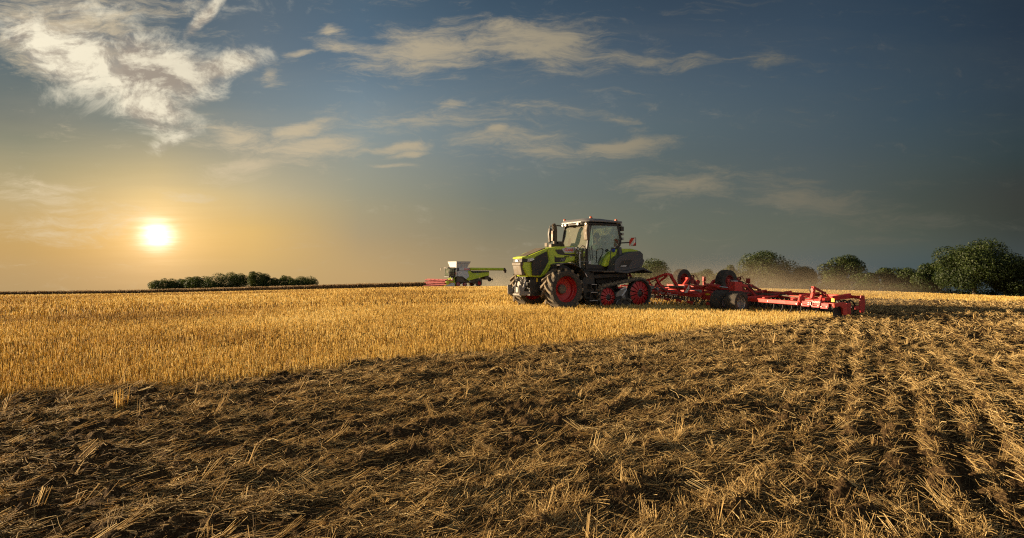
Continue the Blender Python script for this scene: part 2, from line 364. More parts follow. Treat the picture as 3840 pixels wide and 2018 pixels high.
# worked soil: its own clod-covered sheet over the ground
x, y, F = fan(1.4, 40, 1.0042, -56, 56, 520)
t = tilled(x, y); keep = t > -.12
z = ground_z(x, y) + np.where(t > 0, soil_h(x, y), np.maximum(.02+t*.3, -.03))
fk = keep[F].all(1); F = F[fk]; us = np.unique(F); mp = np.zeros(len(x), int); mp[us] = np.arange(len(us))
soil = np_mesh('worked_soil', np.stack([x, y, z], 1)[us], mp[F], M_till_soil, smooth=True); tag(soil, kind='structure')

# ------------------------------------------------------------------ straw
def sticks(P0, D, Ln, Wd, tint, bend=None, sides=3):
    """many thin stalks as open prisms; optional bend moves the middle sideways"""
    n = len(P0); D = D/np.linalg.norm(D, axis=1, keepdims=True)
    ref = np.where(np.abs(D[:, 2:3]) > .9, np.array([[1., 0, 0]]), np.array([[0, 0, 1.]]))
    A = np.cross(D, ref); A /= np.linalg.norm(A, axis=1, keepdims=True); B = np.cross(D, A)
    ph = rng.uniform(0, 2*math.pi, n)
    rings = [0, 1] if bend is None else [0, .5, 1]
    V = []
    for q, f in enumerate(rings):
        c = P0 + D*(Ln*f)[:, None]
        if bend is not None and f == .5: c = c + bend
        for k in range(sides):
            a = ph+2*math.pi*k/sides; tp = 1-.25*f
            V.append(c + A*(np.cos(a)*Wd*.5*tp)[:, None] + B*(np.sin(a)*Wd*.5*tp)[:, None])
    V = np.stack(V, 1); m = V.shape[1]; base = np.arange(n)[:, None]*m; F = []
    for q in range(len(rings)-1):
        for k in range(sides):
            k2 = (k+1) % sides
            F.append(np.stack([np.full(n, q*sides+k), np.full(n, q*sides+k2), np.full(n, (q+1)*sides+k2), np.full(n, (q+1)*sides+k)], 1)+base)
    F = np.stack(F, 1).reshape(-1, 4)
    return V.reshape(-1, 3), F, np.repeat(tint, m)
def join(parts):
    V = []; F = []; T = []; n = 0
    for v, f, t in parts: V.append(v); F.append(f+n); T.append(t); n += len(v)
    return np.concatenate(V), np.concatenate(F), np.concatenate(T)
def wedge(n, r0, r1, a=50, pw=1.0):
    r = np.sqrt(rng.uniform(r0*r0, r1*r1, n)) if pw == 1 else r0*(r1/r0)**rng.uniform(0, 1, n)
    an = R(a)*rng.uniform(-1, 1, n); return r*np.sin(an), r*np.cos(an)
# two pairs of wheel tracks left by the combine run through the stubble; stalks there are pressed down
TR = R(33.5)
def track(x, y):
    d = -(x+9.4)*math.sin(TR)+(y-23.3)*math.cos(TR) + (vn(x*.25, y*.25, 3)-.5)*.5
    k = np.zeros_like(x)
    for off, wd in ((0, .36), (2.6, .36), (9.5, .5), (12.2, .5), (21, .8), (25, .8), (38, 1.2), (60, 2)): k = np.maximum(k, np.exp(-((d-off)/wd)**2))
    return k
parts = []
for n, r0, r1, w, nz in ((62000, 6.6, 12, .0062, 1), (150000, 12, 25, .0095, 1), (120000, 25, 52, .022, 1), (120000, 52, 150, .06, 1), (26000, 150, 330, .16, 1)):
    x, y = wedge(n, r0, r1, 48)
    # drilled rows, 12.5 cm apart along the line of travel, stalks in tufts
    a = x*math.cos(TR)+y*math.sin(TR); b = -x*math.sin(TR)+y*math.cos(TR)
    if r1 < 60:
        b = (np.round(b/.16)+rng.normal(0, .15, n))*.16
        x = a*math.cos(TR)-b*math.sin(TR); y = a*math.sin(TR)+b*math.cos(TR)
    t = tilled(x, y); tuft = fbm(x*3.2, y*3.2, 3, 51) if r1 < 60 else fbm(x*.2, y*.2, 3, 52)
    big = fbm(x*.16, y*.16, 3, 61); tr = track(x, y)
    # standing crop ahead of the combine and the wood edge bound the stubble
    kp = (t < -.02+.14*rng.uniform(-1, 1, n)) & (rng.uniform(0, 1, n) < np.clip(1.5-1.55*np.abs(tuft-.5)*2, .35, 1))
    x, y, tuft, big, tr = x[kp], y[kp], tuft[kp], big[kp], tr[kp]; n = len(x)
    h = (.165+.07*(tuft-.5)+.04*rng.normal(0, 1, n)*.8)*(1-.62*tr); h = np.clip(h, .03, .26)
    if r0 >= 150: h *= 1.1
    D = np.stack([rng.normal(0, .13+.0, n)*(1+3*tr), rng.normal(0, .13, n)*(1+3*tr), np.ones(n)], 1)
    z = ground_z(x, y)-.01
    tint = np.clip(.54+.24*rng.normal(0, 1, n)+1.0*(big-.5)+.35*(tuft-.5)-.42*tr, 0, 1)
    parts.append(sticks(np.stack([x, y, z], 1), D, h, w*rng.uniform(.7, 1.35, n), tint))
    if r1 <= 25:   # chopped straw and leaf lying between the rows
        m = n//2; q = rng.integers(0, n, m); th = rng.uniform(0, 2*math.pi, m)
        parts.append(sticks(np.stack([x[q]+rng.normal(0, .05, m), y[q]+rng.normal(0, .05, m), z[q]+h[q]*rng.uniform(.05, .75, m)], 1), np.stack([np.cos(th), np.sin(th), rng.normal(0, .5, m)], 1), rng.uniform(.03, .11, m), w*rng.uniform(.5, 1., m), np.clip(tint[q]+rng.normal(0, .2, m), 0, 1)))
V, F, T_ = join(parts)
stub = np_mesh('stubble', V, F, M_stubble, T_); tag(stub, 'cut golden wheat stubble standing over the unworked field', None, None, 'stuff')

def straw_spots(n, r0, r1, log=False):
    x, y = wedge(n, r0, r1, 50, 0 if log else 1); t = tilled(x, y); k = t > rng.uniform(-.25, .15, n)
    return x[k], y[k]
parts = []
def loose(n, r0, r1, l0, l1, w, tilt, aim, lo=False, tshift=0., lift=.0):
    x, y = straw_spots(n, r0, r1, lo); n = len(x)
    patch = fbm(x*3.4, y*3.4, 3, 71)*.6+fbm(x*.9, y*.9, 2, 72)*.4
    fz = furrow_zone(x, y)
    k = rng.uniform(0, 1, n) < np.clip((patch-.34)*5, .12, 1)*(1-fz*np.clip(.30-.6*furrow(x, y), 0, .85)); x, y, patch = x[k], y[k], patch[k]; n = len(x)
    side = np.clip((x-.5)/5, -1, 1)
    th0 = EA + (fbm(x*.8, y*.8, 2, 81)-.5)*2.5 + side*.5
    th = np.where(rng.uniform(0, 1, n) < aim*(1-.45*np.maximum(side, 0)), th0+rng.normal(0, .35, n), rng.uniform(0, 2*math.pi, n))
    el = np.abs(rng.normal(0, tilt, n)); Ln = rng.uniform(l0, l1, n)
    D = np.stack([np.cos(th)*np.cos(el), np.sin(th)*np.cos(el), np.sin(el)], 1)
    z = ground_z(x, y)+soil_h(x, y)+.004+lift*rng.uniform(0, 1, n)
    # keep the far end on top of the clods
    xe = x+D[:, 0]*Ln; ye = y+D[:, 1]*Ln; ze = ground_z(xe, ye)+soil_h(xe, ye)+.006
    D[:, 2] = np.maximum(D[:, 2], (ze-z)/Ln)
    tint = np.clip(.46+.25*rng.normal(0, 1, n)+.7*(patch-.5)+tshift, 0, 1)
    bend = np.stack([rng.normal(0, .07, n)*Ln, rng.normal(0, .07, n)*Ln, np.abs(rng.normal(0, .05, n))*Ln], 1)
    parts.append(sticks(np.stack([x, y, z], 1), D, Ln, w*rng.uniform(.65, 1.35, n), tint, bend))
loose(62000, 2.0, 7, .05, .22, .0034, .22, .66, True)
loose(170000, 2.0, 8, .015, .06, .0030, .4, .35, True, -.06)      # chaff
loose(110000, 7, 15, .06, .22, .0048, .22, .6)
loose(230000, 7, 15, .02, .07, .0046, .45, .35, False, -.03)
loose(130000, 15, 30, .07, .24, .009, .28, .5, False, .04)
loose(110000, 15, 36, .04, .14, .011, .5, .3, False, .02)
loose(40000, 26, 42, .12, .32, .020, .4, .4, False, .06)
# root tufts: several stalks still held together, thrown up at all angles
def tufts(n, r0, r1, w, lo=False):
    x, y = straw_spots(n, r0, r1, lo); n = len(x); m = 10
    side = np.clip((x-.5)/5, -1, 1)
    th = np.where(rng.uniform(0, 1, n) < .6-.3*np.maximum(side, 0), EA+rng.normal(0, .5, n)+side*.4, rng.uniform(0, 2*math.pi, n)); el = rng.uniform(.03, 1.35, n)*np.where(rng.uniform(0, 1, n) < .78, .38, 1)
    z = ground_z(x, y)+soil_h(x, y)
    X = np.repeat(x, m)+rng.normal(0, .02, n*m); Yy = np.repeat(y, m)+rng.normal(0, .02, n*m); Zz = np.repeat(z, m)
    sp = np.repeat(rng.uniform(.05, .28, n), m); TH = np.repeat(th, m)+rng.normal(0, 1, n*m)*sp; EL = np.repeat(el, m)+rng.normal(0, 1, n*m)*sp*.6
    Ln = np.repeat(rng.uniform(.13, .24, n), m)*rng.uniform(.6, 1.1, n*m)
    k = rng.uniform(0, 1, n*m) < np.repeat(rng.uniform(.3, 1, n), m)
    D = np.stack([np.cos(TH)*np.cos(EL), np.sin(TH)*np.cos(EL), np.maximum(np.sin(EL), .03)], 1)
    tint = np.clip(np.repeat(rng.normal(.62, .16, n), m)+rng.normal(0, .12, n*m), 0, 1)
    parts.append(sticks(np.stack([X, Yy, Zz], 1)[k], D[k], Ln[k], (w*rng.uniform(.75, 1.3, n*m))[k], tint[k]))
tufts(900, 2.2, 8, .0042, True); tufts(1900, 8, 16, .0058); tufts(2200, 16, 34, .0105)
V, F, T_ = join(parts)
litter = np_mesh('loose_straw', V, F, M_straw, T_); tag(litter, 'broken straw and stubble roots scattered over the dark worked soil', None, None, 'stuff')

# one tuft missed by the tines, upright near the left edge of the worked ground
x0, y0 = -4.17, 6.52; m = 22; xs = x0+rng.normal(0, .035, m); ys = y0+rng.normal(0, .03, m)
V, F, T_ = sticks(np.stack([xs, ys, ground_z(xs, ys)+.02], 1), np.stack([rng.normal(0, .09, m), rng.normal(0, .09, m), np.ones(m)], 1), rng.uniform(.2, .31, m), rng.uniform(.005, .008, m), np.clip(rng.normal(.62, .15, m), 0, 1))
tuft_o = np_mesh('stubble_tuft', V, F, M_stubble, T_); tag(tuft_o, 'lone upright tuft of golden stubble left standing in the worked soil', 'stubble tuft')

# ------------------------------------------------------------------ standing crop: the strip still to be cut, along the crest to the combine
M_crop = fibre('ripe_crop', [(0,(.15,.09,.04)),(.5,(.34,.22,.10)),(1,(.6,.45,.25))], .45)
m = 60000; u_ = rng.uniform(0, 1, m)
px = -700+u_*(1695+700); dist = 158-u_*30 + rng.uniform(0, 9, m)
x = (px-1920)/2288*dist; y = dist; z = ground_z(x, y)
h = .98+.10*rng.normal(0, 1, m)+.5*(fbm(x*.15, y*.15, 3, 90)-.5); v0 = rng.uniform(0, .55, m)
D = np.stack([rng.normal(0, .12, m), rng.normal(0, .12, m), np.ones(m)], 1)
V, F, T_ = sticks(np.stack([x, y, z], 1), D, h, rng.uniform(.05, .13, m), np.clip(.35+.2*rng.normal(0, 1, m), 0, .8))
# ears: paler bent tops
th = rng.uniform(0, 6.28, m)
V2, F2, T2 = sticks(np.stack([x+D[:, 0]*h, y+D[:, 1]*h, z+h*.97], 1), np.stack([np.cos(th), np.sin(th), rng.uniform(.1, 1.2, m)], 1), rng.uniform(.08, .16, m), rng.uniform(.06, .12, m), np.clip(.75+.2*rng.normal(0, 1, m), 0, 1))
V, F, T_ = join([(V, F, T_), (V2, F2, T2)])
crop = np_mesh('standing_crop', V, F, M_crop, T_); tag(crop, 'brown strip of uncut ripe wheat along the crest of the field', None, None, 'stuff')

# ------------------------------------------------------------------ trees
M_leaf = fibre('foliage', [(0,(.012,.021,.004)),(.5,(.028,.045,.007)),(1,(.068,.084,.013))], .35, .6)
M_bark = paint('bark', (.06,.045,.03), .9, 0, .3, (.1,.08,.05), 0, 3)
def leaves(blobs, dens, size, tshift=0.):
    P = []; Nn = []; T = []
    for c, rad, tb in blobs:
        n = max(30, int(dens*rad[0]*rad[2])); d = rng.normal(0, 1, (n, 3)); d /= np.linalg.norm(d, axis=1, keepdims=True)
        k = rng.uniform(.55, 1.05, n)**.6; P.append(np.array(c)+d*np.array(rad)*k[:, None]); Nn.append(d+rng.normal(0, .55, (n, 3))); T.append(np.clip(tb+tshift+rng.normal(0, .18, n), 0, 1))
    P = np.concatenate(P); Nn = np.concatenate(Nn); T = np.concatenate(T); n = len(P); Nn /= np.linalg.norm(Nn, axis=1, keepdims=True)
    A = np.cross(Nn, rng.normal(0, 1, (n, 3))); A /= np.linalg.norm(A, axis=1, keepdims=True); B = np.cross(Nn, A)
    s = (size*rng.uniform(.55, 1.35, n))[:, None]; q = rng.uniform(.45, .9, n)[:, None]
    V = np.stack([P-A*s*.5, P+B*s*q*.5+Nn*s*.1, P+A*s*.5, P-B*s*q*.5+Nn*s*.1], 1).reshape(-1, 3)
    return V, np.arange(4*n).reshape(n, 4), np.repeat(T, 4)
def crown_blobs(h, w, low, nb, flat=.8, lumps=None):
    out = []; zc = (h+low)/2; hz = (h-low)/2
    for i in range(nb):
        d = rng.normal(0, 1, 3); d /= np.linalg.norm(d); k = rng.uniform(.35, 1.0)**.55
        r_ = w*rng.uniform(.11, .24)
        c = np.array((d[0]*k*(w*.56-r_*.5), d[1]*k*(w*.56-r_*.5), zc+d[2]*k*(hz*1.08-r_*.45)))
        out.append((c, (r_, r_, r_*flat), rng.uniform(.3, .62)))
    out.append((np.array((0, 0, zc)), (w*.39, w*.39, hz*.82), .3)); out.append((np.array((0, 0, zc-hz*.35)), (w*.44, w*.44, hz*.55), .3))
    return out
def make_tree(name, px, d, top, wpx, label, group, low=.12, nb=16, tshift=0., dens=34, size=.5, trunk=True, flat=.85, cat='tree'):
    x = (px-1920)/2288*d; z = gz(x, d); h = CAM_H-(top-1009)/2288*d - z; w = wpx*(1.36 if name == 'copse_tree' else 1.08)/2288*d
    root = empty(name, (x, d, z), rng.uniform(0, 6.28)); tag(root, label, cat, group)
    V, F, T = leaves(crown_blobs(h, w, h*low, nb, flat), dens*60/max(w, 6)/max(w, 6)*4, size, tshift)
    V[:, 2] = np.maximum(V[:, 2], .05)
    np_mesh('crown', V, F, M_leaf, T, root)
    b = MB(); hh = h*.62; r0 = max(.12, h*.032)
    b.tube([(0,0,-.3), (.02*h,0,h*.18), (-.01*h,.02*h,h*.38), (.02*h,0,hh)], [r0*1.25, r0, r0*.75, r0*.25], 8)
    for k in range(5):
        a = 6.28*k/5+rng.uniform(-.4, .4); z0 = h*(.2+.06*k)
        b.tube([(0,0,z0), (math.cos(a)*w*.16, math.sin(a)*w*.16, z0+h*.13), (math.cos(a)*w*.32, math.sin(a)*w*.32, z0+h*.22)], [r0*.5, r0*.35, r0*.12], 6)
    b.build('trunk', M_bark, root)
    return root
GL = 'trees of the far copse on the left'
for px, top, wpx, lab, tb in ((613, 1049, 68, 'low round tree standing alone before the copse', -.02), (690, 1041, 76, 'broad low tree at the sun end of the far copse', 0), (735, 1038, 74, 'domed tree second from the sun end of the copse', 0),
      (806, 1031, 92, 'wide dark tree in the middle of the copse', -.05), (890, 1022, 70, 'tall dome shaped tree left of the tallest copse tree', 0), (968, 1013, 62, 'tallest pointed tree of the far copse', .12),
      (1008, 1038, 56, 'small tree tucked right under the tallest copse tree', .05), (1064, 1036, 60, 'rounded tree second from the combine end of the copse', .02), (1135, 1042, 78, 'broad low tree at the combine end of the copse', .08)):
    make_tree('copse_tree', px, 395+rng.uniform(-12, 12), top, wpx, lab, GL, .03, 15, tb+.22, 95, .5)  # leaf tint raised to put the distance haze into the colour
# low growth joining the copse trees
def shrubs(name, spots, d, hgt, label, cat, group=None, tshift=-.05, size=.45, dens=26):
    bl = []
    for px, top, wpx in spots:
        dd = d+rng.uniform(-3, 3); x = (px-1920)/2288*dd; z = gz(x, dd); h = CAM_H-(top-1009)/2288*dd-z; w = wpx/2288*dd
        for k in range(5):
            r_ = h*rng.uniform(.28, .5); bl.append((np.array((x+rng.uniform(-.5, .5)*w, dd+rng.uniform(-2, 2), z+rng.uniform(.15, .7)*h)), (r_*1.5, r_*1.2, r_), rng.uniform(.2, .5)))
    V, F, T = leaves(bl, dens, size, tshift); o = np_mesh(name, V, F, M_leaf, T); tag(o, label, cat, group); return o
shrubs('shrubbery', [(p, 1070+rng.uniform(-4, 4), 40) for p in range(655, 1176, 15)], 388, 4, 'low shrubs filling the gaps under the far copse', None, None, -.1, .7, 9).__setitem__('kind', 'stuff')
GR = 'trees along the right edge of the field'
for i, (px, d, top, wpx, lab, low, nb, tb) in enumerate((
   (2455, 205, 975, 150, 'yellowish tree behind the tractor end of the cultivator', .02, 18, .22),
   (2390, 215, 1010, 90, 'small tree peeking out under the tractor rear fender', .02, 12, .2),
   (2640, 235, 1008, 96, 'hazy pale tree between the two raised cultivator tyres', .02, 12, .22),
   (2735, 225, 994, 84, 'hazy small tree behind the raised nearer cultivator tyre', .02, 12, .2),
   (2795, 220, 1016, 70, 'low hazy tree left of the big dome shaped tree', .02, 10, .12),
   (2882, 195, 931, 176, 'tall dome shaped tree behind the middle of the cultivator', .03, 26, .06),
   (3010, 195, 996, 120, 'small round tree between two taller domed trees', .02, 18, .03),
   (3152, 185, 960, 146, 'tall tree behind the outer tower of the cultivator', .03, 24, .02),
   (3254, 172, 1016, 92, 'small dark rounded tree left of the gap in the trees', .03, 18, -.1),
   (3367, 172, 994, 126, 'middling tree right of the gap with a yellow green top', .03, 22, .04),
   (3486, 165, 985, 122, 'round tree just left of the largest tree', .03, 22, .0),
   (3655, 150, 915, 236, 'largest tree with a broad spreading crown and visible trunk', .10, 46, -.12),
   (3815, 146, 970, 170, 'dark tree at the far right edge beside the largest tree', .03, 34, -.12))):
    make_tree('field_tree', px, d, top, wpx, lab, GR, low, nb, tb, 80, .4, True, .8)
shrubs('hedgerow', [(p, np.interp(p, (2330, 2800, 3300, 3560, 3900), (1058, 1052, 1068, 1080, 1086))+rng.uniform(-9, 9), 52) for p in range(2330, 3900, 22)], 160, 2, 'dark tangled hedgerow of shrubs at the foot of the right hand trees', 'hedge', None, -.12, .42, 34)
# ------------------------------------------------------------------ machine materials
M_green = paint('green_paint', (.40, .50, .012), .38, 0, .30, (.26,.22,.07), .25)
M_dark = paint('dark_plastic', (.022, .022, .023), .5, 0, .3)
M_black = paint('black_steel', (.012, .012, .012), .55, 0, .22)
M_grey = paint('graphite_plastic', (.045, .046, .052), .42, 0, .2)
M_roof = paint('pale_grey_paint', (.15, .148, .15), .4, 0, .2)
M_white = paint('off_white_paint', (.48, .48, .48), .45, 0, .2)
M_red = paint('red_paint', (.33, .006, .007), .45, 0, .25, (.20,.07,.04), .1)
M_red2 = paint('implement_red', (.44, .018, .012), .5, 0, .34, (.24,.10,.055), .0)
M_redd = paint('dusty_red', (.22, .014, .011), .6, 0, .45, (.15,.075,.05))
M_rub = paint('rubber', (.030, .026, .022), .9, 0, .7, (.095,.072,.048), 0, 9)  # on lugged tyres and belts this darker colour holds the shade between lugs
M_lug_lit = paint('lit_tread_rubber', (.11, .088, .06), .9, 0, .9, (.24,.18,.11), 0, 9)  # dusty lugs, kept lighter than the carcass so the gaps look shaded
M_steel = paint('bare_steel', (.42, .40, .38), .35, .8, .3)
M_cast = paint('grey_casting', (.20, .19, .175), .55, .3, .4)
M_tan = paint('dusty_guard', (.085, .065, .045), .6, 0, .7, (.15,.108,.062))
M_exh = paint('exhaust_steel', (.05, .04, .032), .45, .5, .4, (.18,.12,.07))
M_orange = paint('orange_lens', (.62, .10, .015), .25, 0, .1)
M_yel = paint('yellow_sticker', (.75, .48, .02), .5, 0, .1)
M_lens = paint('lamp_glass', (.45, .45, .42), .12, .3, .1)
M_redtxt = paint('red_lettering', (.60, .015, .02), .4, 0, .0)
M_blacktxt = paint('dark_lettering', (.02, .025, .01), .5, 0, .0)
M_blue = paint('blue_cap', (.02, .05, .28), .4, 0, .1)
M_seat = paint('seat_fabric', (.05, .05, .05), .85, 0, .1)
M_chrome = paint('chrome', (.75, .74, .72), .12, 1, .05)
def glass_mat(name, tintc, refl, d0=.03, d1=.08):
    m = bpy.data.materials.new(name); nt, N, L = nodes(m)
    out = N.new('ShaderNodeOutputMaterial'); t = N.new('ShaderNodeBsdfTransparent'); t.inputs[0].default_value = (*tintc, 1)
    g = N.new('ShaderNodeBsdfGlossy'); g.inputs['Roughness'].default_value = .05
    lw = N.new('ShaderNodeLayerWeight'); lw.inputs['Blend'].default_value = .35
    mr = N.new('ShaderNodeMapRange'); mr.inputs['To Min'].default_value = refl; mr.inputs['To Max'].default_value = .9; L.new(lw.outputs['Fresnel'], mr.inputs['Value'])
    mx = N.new('ShaderNodeMixShader'); L.new(mr.outputs[0], mx.inputs[0]); L.new(t.outputs[0], mx.inputs[1]); L.new(g.outputs[0], mx.inputs[2])
    # a pale film on the pane: field dust, and the windscreen's painted sky reflection
    d = N.new('ShaderNodeBsdfDiffuse'); d.inputs[0].default_value = (.45,.42,.33,1); tr = N.new('ShaderNodeBsdfTranslucent'); tr.inputs[0].default_value = (.5,.47,.36,1)
    dm = N.new('ShaderNodeMixShader'); dm.inputs[0].default_value = .5; L.new(d.outputs[0], dm.inputs[1]); L.new(tr.outputs[0], dm.inputs[2])
    tc = N.new('ShaderNodeTexCoord'); n = N.new('ShaderNodeTexNoise'); n.inputs['Scale'].default_value = .8; L.new(tc.outputs['Object'], n.inputs['Vector'])
    r2 = N.new('ShaderNodeMapRange'); r2.inputs['From Min'].default_value = .3; r2.inputs['From Max'].default_value = .8; r2.inputs['To Min'].default_value = d0; r2.inputs['To Max'].default_value = d1; L.new(n.outputs[0], r2.inputs['Value'])
    m2 = N.new('ShaderNodeMixShader'); L.new(r2.outputs[0], m2.inputs[0]); L.new(mx.outputs[0], m2.inputs[1]); L.new(dm.outputs[0], m2.inputs[2])
    L.new(m2.outputs[0], out.inputs[0]); return m
M_glass = glass_mat('cab_glass', (.80, .90, .84), .05)
M_glassf = glass_mat('dusty_sheen_glass', (.78, .86, .74), .10, .36, .52)  # thick pale film: dust plus the sky's reflection put in as colour
def stripes_mat(name, c1, c2, sc=3.2, ang=45):
    m = bpy.data.materials.new(name); nt, N, L = nodes(m)
    out = N.new('ShaderNodeOutputMaterial'); b = N.new('ShaderNodeBsdfPrincipled'); L.new(b.outputs[0], out.inputs[0]); b.inputs['Roughness'].default_value = .4
    tc = N.new('ShaderNodeTexCoord'); sp = N.new('ShaderNodeSeparateXYZ'); L.new(tc.outputs['Object'], sp.inputs[0])
    ad = N.new('ShaderNodeMath'); ad.operation = 'ADD'; L.new(sp.outputs[1], ad.inputs[0]); L.new(sp.outputs[2], ad.inputs[1])
    mu = N.new('ShaderNodeMath'); mu.operation = 'MULTIPLY'; mu.inputs[1].default_value = sc; L.new(ad.outputs[0], mu.inputs[0])
    fr = N.new('ShaderNodeMath'); fr.operation = 'FRACT'; L.new(mu.outputs[0], fr.inputs[0])
    gt = N.new('ShaderNodeMath'); gt.operation = 'GREATER_THAN'; gt.inputs[1].default_value = .5; L.new(fr.outputs[0], gt.inputs[0])
    mx = N.new('ShaderNodeMix'); mx.data_type = 'RGBA'; L.new(gt.outputs[0], mx.inputs['Factor']); mx.inputs['A'].default_value = (*c1, 1); mx.inputs['B'].default_value = (*c2, 1); L.new(mx.outputs['Result'], b.inputs['Base Color'])
    return m
M_stripe = stripes_mat('warning_stripes', (.62,.02,.015), (.72,.70,.64), 2.4)

def text(body, size, loc, rot, mat, parent, name='lettering', offset=.012, ext=.003, shear=0., align='CENTER', sx=1.0):
    cu = bpy.data.curves.new(name, 'FONT'); cu.body = body; cu.size = size; cu.extrude = ext; cu.offset = offset*size; cu.shear = shear; cu.align_x = align; cu.align_y = 'CENTER'
    t = bpy.data.objects.new('text_tmp', cu); COL.objects.link(t); bpy.context.view_layer.update()
    me = bpy.data.meshes.new_from_object(t.evaluated_get(bpy.context.evaluated_depsgraph_get())); me.name = name
    bpy.data.objects.remove(t); bpy.data.curves.remove(cu)
    o = link_mesh(name, me, mat, parent); o.location = loc; o.rotation_euler = rot; o.scale = (sx, 1, 1); return o

def ag_tyre(c, rad, wid, rim_r, nl, lug_h, mat, parent, name='tyre', sweep=.40, lw=.062, flip=1):
    """lugged tractor tyre: carcass plus chevron bars"""
    b = MB(); h = wid/2; r = rad-lug_h
    prof = [(rim_r, -h*.80), (rim_r+.03, -h*.92), (rim_r+(r-rim_r)*.45, -h*1.0), (r*.955, -h*.97), (r*.985, -h*.82), (r, -h*.35), (r, h*.35), (r*.985, h*.82), (r*.955, h*.97), (rim_r+(r-rim_r)*.45, h), (rim_r+.03, h*.92), (rim_r, h*.80)]
    b.lathe(c, prof, 56); nc = len(b.f)
    for side in (-1, 1):
        for k in range(nl):
            t0 = 2*math.pi*(k+(.5 if side > 0 else 0))/nl
            rows = []
            for q in range(5):
                f = q/4; y = side*h*(-.06+1.02*f); t = t0+flip*sweep*(f**.8); dr = r*(1-.02*f*f)
                wd = lw/rad*(1+.25*f)
                top = rad-(.012 if q < 4 else lug_h*.45)
                rows.append([(dr-.02, t-wd), (top, t-wd*.72), (top, t+wd*.72), (dr-.02, t+wd), y])
            vs = []
            for rw in rows:
                for i in range(4): vs.append((c[0]+rw[i][0]*math.cos(rw[i][1]), c[1]+rw[4], c[2]+rw[i][0]*math.sin(rw[i][1])))
            fs = []
            for q in range(4):
                for i in range(3): fs.append((q*4+i, q*4+i+1, q*4+i+5, q*4+i+4))
            fs += [(0, 1, 2, 3), (19, 18, 17, 16)]
            b.add(vs, fs)
    o = b.build(name, mat, parent, smooth=30)
    o.data.materials.append(M_lug_lit); mi = np.zeros(len(o.data.polygons), np.int32); mi[nc:] = 1; o.data.polygons.foreach_set('material_index', mi)  # lighter lugs over darker carcass: tread shade put into the colour
    return o

# ------------------------------------------------------------------ tractor: local x runs back from the front axle, y away from the viewer's side, z up
TA = 31.0; TO = (1.41, 24.59, 0.0)
tr = empty('tractor', TO, R(TA))
tag(tr, 'green half track tractor with red wheels pulling the red cultivator', 'tractor')
# --- chassis
b = MB(); b.box((1.2, 0, .98), (4.4, .62, .62)); b.box((-.55, 0, .86), (1.0, .74, .62)); b.box((2.9, 0, 1.25), (1.7, 1.2, .5)); b.box((1.55, 0, 1.35), (1.5, 1.3, .35)); b.box((.42, 0, 1.5), (1.5, .8, .66))
b.tube([(-.05, -1.0, .8), (-.05, 1.0, .8)], .14, 12); b.bar((-.05, -.85, .72), (-.05, .85, .72), .22, .26)
b.tube([(3.65, -.9, .56), (3.65, .9, .56)], .2, 12)
b.build('chassis', M_black, tr, .015)
# --- hood
hood_side = [(-1.20, 2.08), (-1.31, 1.98), (-1.36, 1.66), (-1.18, 1.30), (-.62, 1.27), (-.36, 1.36), (-.10, 1.74), (.45, 1.80), (1.05, 1.93), (1.05, 2.52), (.35, 2.50), (-.30, 2.42), (-.85, 2.22)]
def loft(poly, hw):
    b = MB(); n = len(poly); vs = []
    for (x, z) in poly: vs.append((x, -hw(x, z), z))
    for (x, z) in poly: vs.append((x, hw(x, z), z))
    b.add(vs, [tuple(range(n)), tuple(range(2*n-1, n-1, -1))] + [(i, i+n, (i+1) % n+n, (i+1) % n) for i in range(n)]); return b
hwf = lambda x, z: .50 if x > -.9 else .50-(-.9-x)*.32
hd = loft(hood_side, hwf).build('hood', M_green, tr, .055, 3)
for s in (-1, 1):
    yo = s*.512; lab = None
    b = MB(); b.prism([(-1.06, 1.80), (-.86, 2.08), (-.34, 2.30), (-.26, 1.92), (-.64, 1.35), (-1.02, 1.35)], s*.47, yo); b.build('side_grille', M_black, hd, .012)
    b = MB(); b.prism([(.04, 2.37), (.36, 2.385), (.52, 2.22), (1.03, 2.20), (1.03, 2.12), (.30, 2.17), (.17, 2.20)], s*.47, yo); b.build('hood_vent', M_dark, hd, .008)
    b = MB(); b.prism([(.02, 2.13), (.10, 2.06), (.60, 2.07), (.51, 1.90), (.02, 1.86)], s*.47, yo); b.build('hood_vent', M_black, hd, .008)
    for k in range(3):
        b = MB(); b.bar((.30+.07*k, s*.518, 1.91), (.36+.07*k, s*.518, 2.04), .015, .012); b.build('vent_louvre', M_steel, hd)
    b = MB(); b.prism([(.36, 2.40), (.62, 2.475), (1.04, 2.49), (.97, 2.26), (.50, 2.255)], s*.47, s*.514); b.build('badge_plate', M_white, hd, .006)
    if s < 0:
        text('CLAAS', .15, (.71, -.5165, 2.365), (R(90), 0, R(0)), M_redtxt, hd, 'badge_lettering', .035, .003, 0, sx=.95)
        text('AXION', .07, (.60, -.5165, 2.095), (R(90), 0, 0), M_blacktxt, hd, 'model_lettering', .02)
        text('960', .07, (.80, -.5165, 2.10), (R(90), 0, 0), M_white, hd, 'model_lettering', .03)
    # hood side rib: raised edge around the grille
    b = MB(); b.path([(-.30, s*.505, 2.40), (-.20, s*.505, 1.92), (-.55, s*.505, 1.38)], .05, .03, (0, 1, 0)); b.build('hood_rib', M_green, hd, .01)
b = MB(); b.add([(-1.19, -.30, 2.115), (-1.19, .30, 2.115), (-.32, .36, 2.445), (-.32, -.36, 2.445), (-1.19, -.30, 2.04), (-1.19, .30, 2.04), (-.32, .36, 2.35), (-.32, -.36, 2.35)], [(0,3,2,1),(4,5,6,7),(0,1,5,4),(1,2,6,5),(2,3,7,6),(3,0,4,7)])
b.build('hood_top_panel', M_tan, hd, .015)
